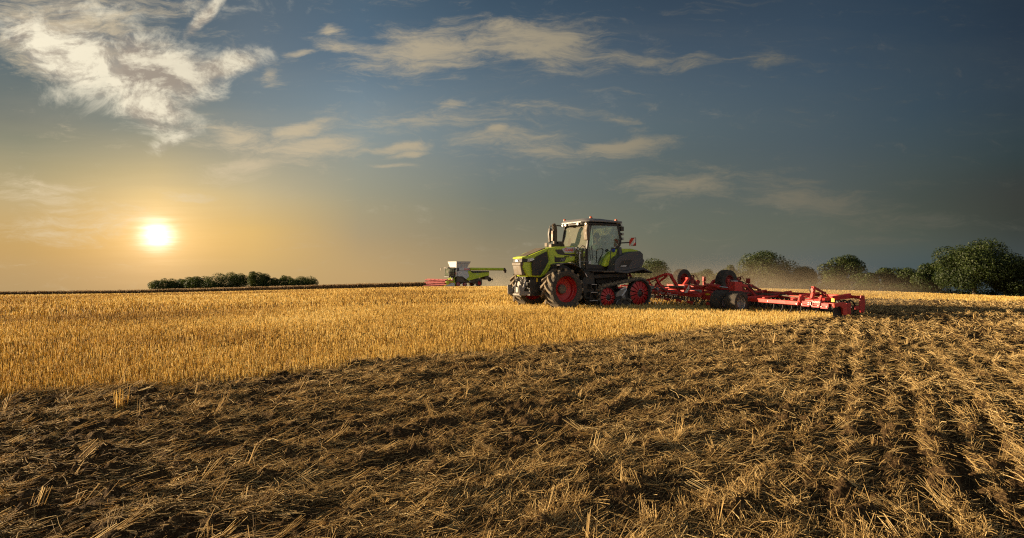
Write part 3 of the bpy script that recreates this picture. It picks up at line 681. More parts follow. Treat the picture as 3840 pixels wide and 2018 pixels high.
# nose: lamp band wrapping round, emblem, guard
b = MB(); b.plan([(-1.40, -.34), (-1.385, .34), (-1.2, .40), (-1.0, .475), (-1.0, -.525), (-1.16, -.45)][::-1], 1.86, 2.0); b.build('lamp_band', M_black, hd, .02)
for s in (-1, 1):
    b = MB(); b.bar((-1.385, s*.14, 1.935), (-1.15, s*.475, 1.965), .03, .09, (0, 0, 1)); b.bar((-1.15, s*.475, 1.965), (-.98, s*.525, 2.01), .03, .07)
    o = b.build('headlight', M_lens, hd, .008); c = MB(); c.bar((-1.405, s*.10, 1.885), (-1.16, s*.49, 1.905), .02, .018); c.bar((-1.16, s*.49, 1.905), (-.97, s*.535, 1.97), .02, .018); c.build('chrome_strip', M_chrome, o)
b = MB(); b.box((-1.415, 0, 1.92), (.02, .17, .09)); b.build('emblem_plate', M_chrome, hd, .006)
b = MB(); b.prism([(-1.15, 2.12), (-1.41, 2.045), (-1.40, 2.0), (-1.1, 2.01)], -.36, .36); b.build('nose_lip', M_green, hd, .02)
b = MB(); b.prism([(-1.43, 1.85), (-1.44, 1.72), (-1.36, 1.36), (-1.10, 1.36), (-1.10, 1.85)], -.30, .30); b.build('front_guard', M_tan, tr, .03)
b = MB(); b.prism([(-1.46, 1.86), (-1.46, 1.73), (-1.2, 1.73), (-1.2, 1.86)], -.33, .33); b.build('guard_rail', M_tan, tr, .03)
# front hitch
b = MB(); b.box((-.64, 0, 1.0), (.5, .78, .68)); b.box((-1.0, 0, 1.2), (.3, .4, .2)); b.build('hitch_block', M_black, tr, .02)
for s in (-1, 1):
    b = MB(); b.prism([(-1.46, .98), (-1.60, .98), (-1.58, .60), (-1.34, .56), (-1.05, .64), (-1.05, .72), (-1.34, .74)], s*.42-.02, s*.42+.02); b.build('lower_link', M_cast, tr, .012)
    b = MB(); b.path([(-1.25, s*.2, 1.28), (-1.36, s*.2, .96), (-1.36, s*.2, .52)], .06, .05, (0, 1, 0)); b.build('lift_arm', M_cast, tr, .01)
    b = MB(); b.tube([(-1.22, s*.31, 1.1), (-1.42, s*.40, .7)], .045, 8); b.tube([(-1.19, s*.30, 1.2), (-1.22, s*.31, 1.1)], .025, 8); b.build('lift_cylinder', M_cast, tr)
b = MB(); b.box((-1.31, -.08, 1.02), (.16, .2, .2)); b.box((-1.30, .1, .78), (.14, .16, .22)); b.tube([(-1.4, -.3, .6), (-1.4, .3, .6)], .05, 10); b.build('coupler', M_cast, tr, .012)
for z in (.88, .96, 1.04, 1.12, 1.2): b = MB(); b.tube([(-.62, -.39, z), (-.62, -.415, z)], .022, 6); b.build('bolt', M_steel, tr)
b = MB(); b.box((-.74, -.397, 1.17), (.07, .012, .15)); b.build('warning_sticker', M_yel, tr)
b = MB()
for k in range(5): b.tube([(-1.26, -.28+.13*k, 1.28), (-1.40, -.26+.13*k, 1.12+.03*(k % 2)), (-1.33, -.22+.12*k, .92), (-1.25, -.2+.1*k, .8)], .016, 6)
b.build('hose', M_black, tr)
# --- front wheels and fenders
for s in (-1, 1):
    w = empty('front_wheel', (-.05, -1.09 if s < 0 else 1.27, .82), 0, tr)
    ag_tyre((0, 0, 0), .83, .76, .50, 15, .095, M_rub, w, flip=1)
    b = MB(); o = s
    b.lathe((0, 0, 0), [(.515, o*.325), (.53, o*.31), (.50, o*.28), (.485, o*.12), (.46, o*.10), (.45, -o*.02), (.40, -o*.04), (.22, -o*.06), (.2, -o*.03), (0.01, -o*.03)], 48)
    b.lathe((0, 0, 0), [(.515, -o*.325), (.53, -o*.31), (.50, -o*.28), (.49, -o*.1), (.45, -o*.02)], 48)
    b.build('rim', M_red, w, smooth=40)
    b = MB(); b.lathe((0, 0, 0), [(.185, -o*.03), (.185, o*.05), (.16, o*.075), (.10, o*.08), (.01, o*.08)], 24)
    for k in range(8): b.tube([(.15*math.cos(k*.785), o*.07, .15*math.sin(k*.785)), (.15*math.cos(k*.785), o*.09, .15*math.sin(k*.785))], .018, 6)
    b.build('hub', M_tan, w)
    arc = [R(a) for a in range(28, 118, 6)]
    b = MB(); vs = []; fs = []
    for q, a in enumerate(arc):
        for rr, yy in ((1.02, -.36), (1.05, -.33), (1.05, .30), (1.02, .33), (1.01, .3), (1.01, -.33)): vs.append((-.05+rr*math.cos(a), s*1.15+yy, .81+rr*math.sin(a)*.98))
    for q in range(len(arc)-1):
        for i in range(6): fs.append((q*6+i, q*6+(i+1) % 6, q*6+6+(i+1) % 6, q*6+6+i))
    fs += [(0,1,2,3,4,5), tuple(range(len(vs)-1, len(vs)-7, -1))]
    b.add(vs, fs); b.bar((.0, s*.55, 1.5), (-.02, s*.95, 1.82), .07, .05); f = b.build('front_fender', M_dark, tr, 0)
    b = MB(); b.bar((-.05+1.03*math.cos(R(29)), s*1.51, .81+1.01*math.sin(R(29))), (-.05+1.03*math.cos(R(38)), s*1.51, .81+1.01*math.sin(R(38))), .03, .03); b.build('fender_reflector', M_white, f)
# --- belly tank with steps
for s in (-1, 1):
    b = MB(); b.prism([(.95, 1.50), (.86, .95), (.98, .42), (1.42, .36), (1.50, .95), (1.45, 1.50)], s*.52, s*1.22); t = b.build('side_tank', M_black, tr, .05, 3)
    for z, x0, x1 in ((.36, 1.02, 1.42), (.68, 1.06, 1.40), (.99, 1.10, 1.36)):
        b = MB(); b.box(((x0+x1)/2, s*1.36, z), (x1-x0, .26, .03)); st = b.build('step', M_steel, tr, .006)
        
        for xb in (x0+.01, x1-.01): c = MB(); c.box((xb, s*1.32, z-.08), (.02, .3, .2)); c.build('step_bracket', M_black, st)
# --- cab
cab = empty('cab', (2.2, 0, 1.5), 0, tr)
def cb(bld, name, mat, bevel=.01, par=None, **k):
    bld.v = [(x-2.2, y, z-1.5) for x, y, z in bld.v]; return bld.build(name, mat, par or cab, bevel, **k)
W_ = .86
b = MB()
b.plan([(1.22, -.86), (2.25, -.90), (2.7, -.6), (2.7, .6), (2.25, .90), (1.22, .86)], 1.42, 1.60); b.box((2.0, 0, 1.35), (1.4, 1.4, .2)); cb(b, 'cab_floor', M_black, .02)
for s in (-1, 1):
    b = MB(); b.path([(1.33, s*.88, 1.58), (1.36, s*.87, 2.4), (1.54, s*.84, 3.42)], .085, .075, (0, 1, 0)); cb(b, 'front_pillar', M_black)
    b = MB(); b.path([(2.02, s*.9, 1.62), (2.42, s*.9, 2.02), (3.06, s*.88, 2.62), (3.10, s*.87, 2.9), (2.98, s*.84, 3.42)], .10, .075, (0, 1, 0)); cb(b, 'rear_pillar', M_black)
    b = MB(); b.prism([(1.40, 1.80), (1.42, 2.4), (1.58, 3.36), (2.92, 3.38), (3.04, 2.9), (3.0, 2.66), (2.38, 2.08), (2.02, 1.76)], s*.868, s*.876); cb(b, 'door_glass', M_glass, 0, smooth=0)
    b = MB(); b.bar((1.36, s*.87, 1.69), (2.06, s*.9, 1.69), .06, .17); cb(b, 'door_sill', M_black)
    b = MB(); b.bar((1.60, s*.87, 3.40), (2.96, s*.86, 3.42), .06, .07); cb(b, 'door_header', M_black)
    b = MB(); b.tube([(1.52, s*.93, 2.55), (1.56, s*.95, 2.2), (1.60, s*.93, 1.95)], .014, 6); cb(b, 'door_handle', M_black)
    # sticker low in the pane
    if s < 0:
        b = MB(); b.box((1.49, -.88, 1.86), (.09, .004, .11)); cb(b, 'pane_sticker', M_white, 0)
b = MB(); b.add([(1.30, -.80, 1.62), (1.30, .80, 1.62), (1.34, .81, 2.4), (1.52, .79, 3.38), (1.52, -.79, 3.38), (1.34, -.81, 2.4)], [(0,1,2,5), (5,2,3,4)]); cb(b, 'windscreen', M_glassf, 0, smooth=0)
b = MB(); b.add([(2.72, -.80, 2.1), (2.72, .80, 2.1), (3.08, .82, 2.8), (2.96, .79, 3.38), (2.96, -.79, 3.38), (3.08, -.82, 2.8)], [(0,5,2,1), (5,4,3,2)]); cb(b, 'rear_window', M_glass, 0, smooth=0)
b = MB(); b.bar((1.52, -.84, 3.40), (1.52, .84, 3.40), .07, .07); b.bar((2.97, -.84, 3.40), (2.97, .84, 3.40), .07, .07); cb(b, 'cab_header', M_black)
# wiper and dashboard, wheel, seat
b = MB(); b.plan([(1.36, -.28), (1.66, -.26), (1.66, .26), (1.36, .28)], 1.6, 2.34); b.bar((1.66, 0, 2.2), (1.86, 0, 2.46), .1, .08); cb(b, 'dashboard', M_dark, .04)
b = MB(); pts = []
for k in range(17):
    a = 2*math.pi*k/16; pts.append((1.90+.19*math.cos(a)*.8, .19*math.sin(a), 2.50-.19*math.cos(a)*.55))
b.tube(pts, .018, 6, False); b.bar((1.90-.15, 0, 2.60), (1.90+.15, 0, 2.41), .03, .02); b.bar((1.9, -.18, 2.5), (1.9, .18, 2.5), .03, .02); cb(b, 'steering_wheel', M_black, 0)
seat = empty('seat', (.36, 0, .1), 0, cab)
b = MB(); b.box((.0, 0, .55), (.52, .52, .14)); b.build('cushion', M_seat, seat, .05, 3)
b = MB(); b.bar((.25, 0, .58), (.36, 0, 1.22), .5, .13, (1, 0, 0)); b.box((.375, 0, 1.33), (.11, .28, .2)); b.build('backrest', M_seat, seat, .05, 3)
b = MB(); b.box((0, 0, .28), (.4, .4, .45)); b.build('pedestal', M_dark, seat, .03)
b = MB(); b.box((0, .38, .72), (.5, .14, .08)); b.bar((-.2, .38, .74), (-.25, .38, .95), .04); b.build('armrest', M_dark, seat, .02)
b = MB(); b.bar((1.50, .62, 2.35), (1.60, .60, 2.9), .16, .03); cb(b, 'monitor', M_dark, .01)
# roof
roofp = [(1.20, -.66), (1.42, -.97), (2.0, -1.0), (3.16, -.92), (3.26, -.6), (3.26, .6), (3.16, .92), (2.0, 1.0), (1.42, .97), (1.20, .66)]
b = MB(); n = len(roofp); vs = [(x, y, 3.47+.04*(x > 1.3)) for x, y in roofp] + [(x, y, 3.545+.04*(x > 1.3)) for x, y in roofp] + [(2.2+(x-2.2)*.86, y*.86, 3.63+(.02 if x < 2.5 else -.03)) for x, y in roofp]
b.add(vs, [tuple(range(n))[::-1], tuple(range(2*n, 3*n))] + [(j*n+i, j*n+(i+1) % n, j*n+n+(i+1) % n, j*n+n+i) for j in range(2) for i in range(n)])
rf = cb(b, 'roof', M_roof, .02, seg=2)
b = MB(); b.plan([(2.2+(x-2.2)*.93, y*.93) for x, y in roofp], 3.40, 3.475); v = cb(b, 'roof_visor', M_black, .02)
for (x, y, z) in ((1.42, .74, 3.64), (1.62, -.78, 3.66), (3.0, -.72, 3.61)):
    b = MB(); b.lathe((0, 0, 0), [(0, 0)], 3) if False else None
    b.tube([(x, y, z-.03), (x, y, z+.01)], .07, 12); cb(b, 'beacon_base', M_dark, 0)
    b = MB(); b.tube([(x, y, z+.01), (x, y, z+.055), (x, y, z+.075)], [.06, .055, .03], 12); cb(b, 'beacon', M_orange, 0)
for (x, y) in ((1.40, -.80), (1.28, -.42), (1.28, .42), (1.40, .80), (3.10, -.86), (3.2, -.5), (3.2, .5)):
    d = -1 if x < 2 else 1
    b = MB(); b.box((x, y, 3.435), (.12, .15, .11)); o = cb(b, 'roof_lamp', M_dark, .012)
    c = MB(); c.tube([(x+d*.058, y, 3.435), (x+d*.07, y, 3.435)], .045, 10); c.v = [(p-2.2, q, r_-1.5) for p, q, r_ in c.v]; c.build('lamp_lens', M_lens, o)
    if x == 3.10:
        c = MB(); c.tube([(3.12, -.935, 3.435), (3.12, -.95, 3.435)], .045, 10); c.v = [(p-2.2, q, r_-1.5) for p, q, r_ in c.v]; c.build('lamp_lens', M_lens, o)
for z, sz in ((3.28, .19), (3.06, .10), (2.86, .10)):
    b = MB(); b.box((3.20, -.83, z), (.14, .16, sz)); b.bar((3.08, -.85, z), (3.18, -.84, z), .03); o = cb(b, 'rear_lamp', M_dark, .015)
    if sz < .15:
        c = MB(); c.tube([(3.2, -.915, z), (3.2, -.93, z)], .035, 10); c.v = [(p-2.2, q, r_-1.5) for p, q, r_ in c.v]; c.build('lamp_lens', M_lens, o)
# mirrors; the far one gets a darker colour to look less lit
for s in (-1, 1):
    yy = s*1.27
    b = MB(); b.path([(1.46, s*.86, 3.42), (1.20, s*1.0, 3.46), (1.02, yy, 3.44)], .07, .05); b.tube([(1.02, yy, 3.46), (1.02, yy, 2.75)], .02, 8); m = cb(b, 'mirror_arm', M_tan if s < 0 else M_dark, .008)
    b = MB(); b.prism([(.98, 3.36), (1.09, 3.34), (1.11, 2.86), (1.05, 2.72), (.97, 2.74), (.93, 3.1)], yy-.12+.05*(s > 0), yy+.12-.05*(s > 0)); o = cb(b, 'mirror', M_tan if s < 0 else M_dark, .03, seg=3)
    c = MB(); c.box((1.108, yy, 3.06), (.006, .19, .42)); c.v = [(p-2.2, q, r_-1.5) for p, q, r_ in c.v]; c.build('mirror_glass', M_chrome, o)
# lamps beside the hood
for x, z, mt in ((.95, 2.40, M_dark), (1.04, 2.25, M_tan)):
    b = MB(); b.box((x, -.72, z), (.12, .17, .13)); b.bar((x+.05, -.72, z), (1.3, -.8, z-.05), .03); o = b.build('work_lamp', mt, tr, .02)
    b = MB(); b.tube([(x-.06, -.72, z), (x-.075, -.72, z)], .05, 12); b.build('lamp_lens', M_lens, o); b = MB(); b.tube([(x, -.805, z), (x, -.82, z)], .045, 12); b.build('lamp_lens', M_lens, o)
b = MB(); b.tube([(.86, -1.0, 2.42), (.90, -1.12, 2.52), (1.02, -1.14, 2.50), (1.06, -1.14, 2.35), (1.08, -1.16, 1.7), (1.12, -1.16, 1.5)], .019, 8); b.build('step_rail', M_dark, tr)
b = MB(); b.tube([(.98, -.86, 2.2), (.98, -.9, 1.55)], .03, 8); b.tube([(.98, -.9, 1.9), (1.35, -.9, 1.9)], .012, 6); b.build('grab_rail', M_steel, tr)
# exhaust stack and intake on the far side of the hood
b = MB(); b.tube([(.75, .50, 2.45), (.75, .50, 3.22), (.73, .50, 3.36), (.66, .50, 3.47)], [.085, .085, .085, .078], 14); e = b.build('exhaust', M_exh, tr)
b = MB(); b.box((.80, .46, 2.56), (.62, .3, .16)); b.box((.95, .46, 2.68), (.26, .26, .14)); b.build('exhaust_base', M_exh, e, .03)
b = MB(); b.box((.63, .52, 2.98), (.05, .12, .42)); b.tube([(.63, .52, 3.18), (.63, .52, 3.34), (.72, .5, 3.36)], .016, 6); b.build('heat_shield', M_exh, e, .015)
b = MB(); b.box((.30, .48, 2.60), (.05, .2, .16)); b.bar((.32, .48, 2.48), (.32, .48, 2.56), .03); b.build('hood_marker', M_tan, tr, .01)
# --- rear deck and fenders
for s in (-1, 1):
    b = MB(); b.prism([(2.06, 1.72), (2.24, 2.06), (2.52, 2.30), (2.86, 2.44), (3.55, 2.45), (3.98, 2.38), (3.9, 2.1), (3.0, 2.0), (2.45, 1.80), (2.2, 1.68)], s*.62, s*1.04); b.build('inner_fender', M_green, tr, .03, 2)
    b = MB(); b.prism([(2.30, 1.50), (2.36, 1.92), (2.56, 2.10), (2.94, 2.24), (3.30, 2.32), (3.68, 2.34), (3.84, 2.22), (3.84, 2.04), (3.92, 1.95), (3.78, 1.68), (2.9, 1.50)], s*.92, s*1.45); fd = b.build('rear_fender', M_grey, tr, .028, 2)
    b = MB(); vs = [(2.36, s*.85, 1.52), (2.9, s*.85, 1.54), (3.78, s*.85, 1.72), (4.42, s*.85, 1.46), (4.42, s*1.38, 1.46), (3.80, s*1.50, 1.68), (2.9, s*1.50, 1.52), (2.36, s*1.46, 1.50)]
    vs += [(x, y, z-(.10 if x < 3.9 and x > 2.5 else .03)) for x, y, z in vs]
    b.add(vs, [tuple(range(8)), tuple(range(15, 7, -1))] + [(i, i+8, (i+1) % 8+8, (i+1) % 8) for i in range(8)]); b.build('fender_skirt', M_grey, tr, .012)
    b = MB(); b.prism([(2.50, 1.66), (2.68, 1.94), (3.26, 1.99), (3.02, 1.68)], s*1.44, s*1.458); o = b.build('fender_window', M_black, fd, .006)
    b = MB(); b.prism([(2.60, 1.70), (2.64, 1.74), (2.93, 1.75), (2.88, 1.70)], s*1.45, s*1.466); b.build('fender_reflector', M_white, fd)
    b = MB(); b.box((3.86, s*1.25, 2.12), (.05, .22, .1)); b.build('tail_lamp', M_redtxt, tr, .01)
    b = MB(); b.tube([(2.20, s*1.32, 1.86), (2.20, s*1.33, 2.34), (2.26, s*1.33, 2.42), (2.50, s*1.33, 2.45), (2.56, s*1.33, 2.38), (2.50, s*1.33, 2.2), (2.34, s*1.33, 1.98)], .02, 8); b.build('fender_rail', M_dark, tr)
    b = MB(); b.box((1.82, s*1.12, 1.515), (1.26, .56, .035)); p = b.build('platform', M_dark, tr, .008); b = MB(); b.box((2.1, s*1.405, 1.50), (.66, .015, .06)); b.build('platform_edge', M_tan, p)
    b = MB(); b.tube([(2.88, s*1.1, 2.16), (2.88, s*1.1, 2.42), (2.88, s*1.1, 2.5)], [.12, .07, .06], 12); b.build('filler_neck', M_grey, tr)
    b = MB(); b.bar((1.5, s*.9, 1.30), (3.2, s*.9, 1.36), .5, .16); b.build('fender_bracket', M_black, tr, .02)
b = MB(); b.tube([(2.56, -1.06, 2.33), (2.54, -1.1, 2.40)], .075, 12); b.build('filler_cap', M_blue, tr)
b = MB(); b.box((3.1, 0, 2.2), (1.4, 1.3, .12)); b.box((3.6, 0, 1.75), (.3, 1.2, .9)); b.build('rear_deck', M_black, tr, .02)
# striped board on its arm
b = MB(); b.bar((3.05, -.86, 2.68), (3.30, -1.20, 2.70), .05); arm = b.build('board_arm', M_dark, tr)
wb = MB().box((0, 0, 0), (.03, .34, .32)).build('warning_board', M_stripe, tr, .004); wb.location = (3.32, -1.36, 2.72)
b = MB(); b.box((.03, 0, 0), (.03, .36, .34)); b.build('board_back', M_dark, wb, .004)
# rear hitch
for s in (-1, 1):
    b = MB(); b.bar((3.6, s*.42, .62), (4.45, s*.45, .72), .07, .12); b.bar((3.75, s*.42, 1.55), (4.1, s*.43, .72), .05); b.build('rear_link', M_black, tr, .01)
b = MB(); b.bar((3.7, 0, 1.35), (4.4, 0, 1.3), .07); b.tube([(4.0, -.35, 1.5), (4.25, -.3, 1.2)], .045, 8); b.build('top_link', M_redd, tr)
# --- track units
def hull_path(circs, step=.045):
    """closed outline of a belt run round circles given in order (x, z, r), clockwise seen from -y"""
    pts = []; n = len(circs)
    ta = []
    for i in range(n):
        x0, z0, r0 = circs[i]; x1, z1, r1 = circs[(i+1) % n]; dx, dz = x1-x0, z1-z0; d = math.hypot(dx, dz)
        ta.append(math.atan2(dz, dx)+math.acos((r0-r1)/d))
    for i in range(n):
        x, z, r = circs[i]; a0 = ta[i-1]; a1 = ta[i]
        while a1 > a0: a1 -= 2*math.pi
        m = max(2, int((a0-a1)*r/step))
        if a0-a1 < .02: m = 1
        for k in range(m+1): a = a0+(a1-a0)*k/m; pts.append((x+r*math.cos(a), z+r*math.sin(a)))
    out = []
    for i in range(len(pts)):
        a = pts[i]; b_ = pts[(i+1) % len(pts)]; d = math.hypot(b_[0]-a[0], b_[1]-a[1]); m = max(1, int(d/step))
        for k in range(m): out.append((a[0]+(b_[0]-a[0])*k/m, a[1]+(b_[1]-a[1])*k/m))
    return out
def belt(circs, y0, y1, th, lug, pitch, mat, parent):
    P = hull_path(circs); n = len(P); b = MB(); vs = []; nor = []
    for i in range(n):
        a, c = P[i-1], P[(i+1) % n]; d = Vector((c[0]-a[0], c[1]-a[1])).normalized(); nor.append((-d.y, d.x))
    sgn = 1 if sum((P[i][0]-sum(p[0] for p in P)/n)*nor[i][0] for i in range(n)) > 0 else -1
    nor = [(sgn*a, sgn*c) for a, c in nor]
    for i in range(n):
        x, z = P[i]; nx, nz = nor[i]
        vs += [(x, y0, z), (x+nx*th, y0, z+nz*th), (x+nx*th, y1, z+nz*th), (x, y1, z)]
    fs = [(4*i+k, 4*i+(k+1) % 4, 4*((i+1) % n)+(k+1) % 4, 4*((i+1) % n)+k) for i in range(n) for k in range(4)]
    b.add(vs, fs)
    s_ = 0; nxt = 0; k = 0; nc = len(b.f)
    for i in range(n):
        x, z = P[i]; nx, nz = nor[i]; j = (i+1) % n; s_ += math.hypot(P[j][0]-x, P[j][1]-z)
        if s_ >= nxt:
            nxt += pitch/2; k += 1; w = (y1-y0); ya, yb = ((y0, y0+w*.46) if k % 2 else (y0+w*.54, y1))
            tx, tz = nz, -nx; o = []
            for yy, sh in ((ya, .06 if k % 2 else -.06), (yb, -.06 if k % 2 else .06)):
                for (du, dn) in ((-.045, th-.005), (-.03, th+lug), (.03, th+lug), (.045, th-.005)): o.append((x+tx*(du+sh)+nx*dn, yy, z+tz*(du+sh)+nz*dn))
            b.add(o, [(0,1,2,3), (7,6,5,4), (0,4,5,1), (1,5,6,2), (2,6,7,3), (3,7,4,0)])
    o = b.build('track_belt', mat, parent, smooth=30)
    o.data.materials.append(M_lug_lit); mi = np.zeros(len(o.data.polygons), np.int32); mi[nc:] = 1; o.data.polygons.foreach_set('material_index', mi)  # belt lugs coloured lighter, as if lit
    return o
def petal_wheel(name, c, rad, y, s, npet, hub_r, parent):
    w = empty(name, c, 0, parent); b = MB()
    b.lathe((0, 0, 0), [(rad*.97, -s*.22), (rad, -s*.05), (rad, s*.03), (rad*.95, s*.03), (rad*.92, -s*.1), (hub_r*1.1, -s*.12), (.01, -s*.12)], 40); b.build('drum', M_black, w)
    b = MB()
    for k in range(npet):
        a0 = 2*math.pi*k/npet; da = 2*math.pi/npet
        vs = []
        for r_, y_, w0, w1 in ((hub_r, .075, .50, .50), (hub_r*1.25, .075, .46, .40), (rad*.62, .055, .42, .30), (rad*.85, .02, .46, .34), (rad*.965, -.02, .36, .26)):
            for q in (-w0+.06*(r_/rad), w1+.06*(r_/rad)): vs.append((r_*math.cos(a0+da*q), s*y_, r_*math.sin(a0+da*q)))
        n = len(vs); vs += [(x, yy-s*.05, z) for x, yy, z in vs]
        fs = [(2*i, 2*i+1, 2*i+3, 2*i+2) for i in range(4)] + [(n+2*i, n+2*i+2, n+2*i+3, n+2*i+1) for i in range(4)]
        fs += [(2*i, 2*i+2, n+2*i+2, n+2*i) for i in range(4)] + [(2*i+1, n+2*i+1, n+2*i+3, 2*i+3) for i in range(4)] + [(8, 9, n+9, n+8)]
        b.add(vs, fs)
    b.build('disc', M_red, w, .006)
    b = MB(); b.tube([(0, -s*.1, 0), (0, s*.065, 0), (0, s*.09, 0)], [hub_r*.78, hub_r*.78, hub_r*.5], 20); b.build('hub', M_black, w)
    b = MB()
    for k in range(10): a = 2*math.pi*k/10; b.tube([(hub_r*1.12*math.cos(a), s*.07, hub_r*1.12*math.sin(a)), (hub_r*1.12*math.cos(a), s*.095, hub_r*1.12*math.sin(a))], .018, 6)
    b.build('bolt_ring', M_steel, w); return w
for s in (-1, 1):
    tu = empty('track_unit', (0, 0, 0), 0, tr)
    y0, y1 = (s*1.46, s*.86) if s < 0 else (s*.86, s*1.46)
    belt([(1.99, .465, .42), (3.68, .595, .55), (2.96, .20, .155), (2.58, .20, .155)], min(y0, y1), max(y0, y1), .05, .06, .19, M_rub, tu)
    petal_wheel('sprocket', (3.68, s*1.37, .595), .54, 0, s, 14, .15, tu)
    petal_wheel('idler', (1.99, s*1.37, .465), .41, 0, s, 12, .125, tu)
    for x in (2.58, 2.96):
        w = empty('roller', (x, s*1.34, .21), 0, tu); b = MB(); b.lathe((0, 0, 0), [(.155, -s*.3), (.155, s*.06), (.13, s*.08), (.12, s*.05), (.05, s*.06), (.01, s*.06)], 24); b.build('roller_drum', M_rub, w)
        b = MB(); b.lathe((0, 0, 0), [(.135, s*.075), (.142, s*.085), (.149, s*.075)], 24); b.build('roller_edge', M_steel, w)
    b = MB(); b.prism([(2.1, .30), (2.15, .62), (3.5, .80), (3.55, .40), (3.0, .30)], s*.9, s*1.30); b.build('track_frame', M_black, tu, .03)
    b = MB(); b.prism([(2.46, .46), (2.50, .62), (2.62, .70), (2.94, .88), (3.02, .88), (3.03, .76), (2.94, .66), (2.72, .50)], s*1.29, s*1.345); fr = b.build('track_cover', M_cast, tu, .012)
    b = MB(); b.path([(2.70, s*1.355, .76), (2.97, s*1.355, .86), (3.0, s*1.355, .76), (2.76, s*1.355, .50)], .05, .02, (0, 1, 0)); b.build('cover_trim', M_white, fr)
    b = MB(); b.tube([(2.86, s*1.29, .48), (2.86, s*1.35, .48)], .09, 14); b.build('tensioner', M_cast, tu)

# ------------------------------------------------------------------ driver: seated, hands on the wheel, looking ahead
def skin_body(name, joints, bones, mat, parent=None, root=0, sub=1):
    me = bpy.data.meshes.new(name); me.from_pydata([j[:3] for j in joints], bones, []); me.update()
    o = link_mesh(name, me, mat, parent); m = o.modifiers.new('skin', 'SKIN'); m.use_smooth_shade = True
    if not me.skin_vertices: me.attributes  # created with the modifier
    sv = me.skin_vertices[0].data if me.skin_vertices else None
    if sv is None:
        bm = bmesh.new(); bm.from_mesh(me); bm.verts.layers.skin.verify(); bm.to_mesh(me); bm.free(); sv = me.skin_vertices[0].data
    for i, j in enumerate(joints):
        r_ = j[3] if isinstance(j[3], tuple) else (j[3], j[3]); sv[i].radius = r_; sv[i].use_root = (i == root)
    s_ = o.modifiers.new('sub', 'SUBSURF'); s_.levels = sub; s_.render_levels = sub
    return o
M_skin = paint('skin', (.42, .24, .16), .55, 0, 0); M_hair = paint('brown_hair', (.035, .022, .014), .7, 0, 0)
M_shirt = paint('green_shirt', (.24, .29, .16), .85, 0, .05); M_trous = paint('dark_trousers', (.03, .032, .035), .9, 0, .1)
dr = empty('person', (2.56, 0, 2.15), 0); dr.location = (TO[0]+2.56*math.cos(R(TA)), TO[1]+2.56*math.sin(R(TA)), 2.16); dr.rotation_euler = (0, 0, R(TA))
tag(dr, 'driver in a green t-shirt seated in the tractor cab holding the wheel', 'person')
J = [(0,0,.08,.15), (.03,0,.28,(.14,.16)), (.04,0,.48,(.12,.18)), (.03,0,.56,.075), (.0,0,.64,.055), (-.02,0,.72,.085), (-.015,0,.83,.09), (-.01,0,.90,.055)]
Bn = [(0,1),(1,2),(2,3),(3,4),(4,5),(5,6),(6,7)]
def limb(start, pts):
    i0 = start
    for p in pts: J.append(p); Bn.append((i0, len(J)-1)); i0 = len(J)-1
    return i0
hands = []
for s in (-1, 1):
    limb(0, [(-.06, s*.11, .06, .10), (-.42, s*.16, .08, .075), (-.50, s*.15, -.18, .055), (-.54, s*.14, -.42, .045), (-.68, s*.15, -.44, .035)])
    h = limb(2, [(.04, s*.20, .50, .062), (-.02, s*.27, .26, .048), (-.30, s*.21, .22, .040), (-.55, s*.16, .34, .028), (-.60, s*.155, .36, .026)]); hands.append((h, s))
for h, s in hands:
    hx, hy, hz, _ = J[h]
    for q in range(4): limb(h, [(hx-.035, hy+s*(.03-.02*q), hz+.02-.012*q, .010), (hx-.065-.004*(q == 1), hy+s*(.03-.02*q)-s*.01, hz+.005-.012*q, .0085), (hx-.055, hy+s*(.025-.02*q)-s*.02, hz-.025-.01*q, .008)])
    limb(h, [(hx-.01, hy-s*.035, hz+.02, .011), (hx-.04, hy-s*.05, hz+.025, .009)])
skin_body('body', J, Bn, M_skin, dr)
b = MB()
b.lathe((0, 0, 0), [(.001, 0)], 3) if False else None
# nose, ears, brow
b.bar((-.10, 0, .79), (-.125, 0, .765), .022, .03); b.box((-.01, -.092, .785), (.04, .02, .06)); b.box((-.01, .092, .785), (.04, .02, .06)); b.build('face_feature', M_skin, dr, .006)
b = MB(); b.box((-.103, -.035, .80), (.01, .022, .01)); b.box((-.103, .035, .80), (.01, .022, .01)); b.box((-.103, 0, .735), (.01, .045, .008)); b.build('eye_and_mouth', M_hair, dr)
hair = [(.02, 0, .85, .10), (.055, 0, .80, .085), (-.03, 0, .89, .075)]
skin_body('hair', hair, [(0,1),(0,2)], M_hair, dr)
Js = [(0,0,.10,.165), (.03,0,.28,(.155,.18)), (.04,0,.47,(.135,.20)), (.035,0,.54,.09)]; Bs = [(0,1),(1,2),(2,3)]
for s in (-1, 1):
    n0 = len(Js); Js += [(.04, s*.20, .50, .078), (.0, s*.25, .36, .068)]; Bs += [(2, n0), (n0, n0+1)]
skin_body('shirt', Js, Bs, M_shirt, dr)
Jt = [(0,0,.06,.165)]; Bt = []
for s in (-1, 1):
    n0 = len(Jt); Jt += [(-.06, s*.11, .06, .115), (-.42, s*.16, .08, .088), (-.50, s*.15, -.18, .068), (-.54, s*.14, -.38, .06)]; Bt += [(0, n0), (n0, n0+1), (n0+1, n0+2), (n0+2, n0+3)]
skin_body('trousers', Jt, Bt, M_trous, dr)
# ------------------------------------------------------------------ cultivator: local x runs back from the front beam, y away, z up
cu_ = empty('cultivator', (IO[0], IO[1], 0), R(18)); tag(cu_, 'wide red trailed cultivator with raised transport tyres behind the tractor', 'cultivator')
WN, WF = -7.25, 6.6
def P_(name, mat, b, bevel=.008, par=None, **k): return b.build(name, mat, par or cu_, bevel, **k)
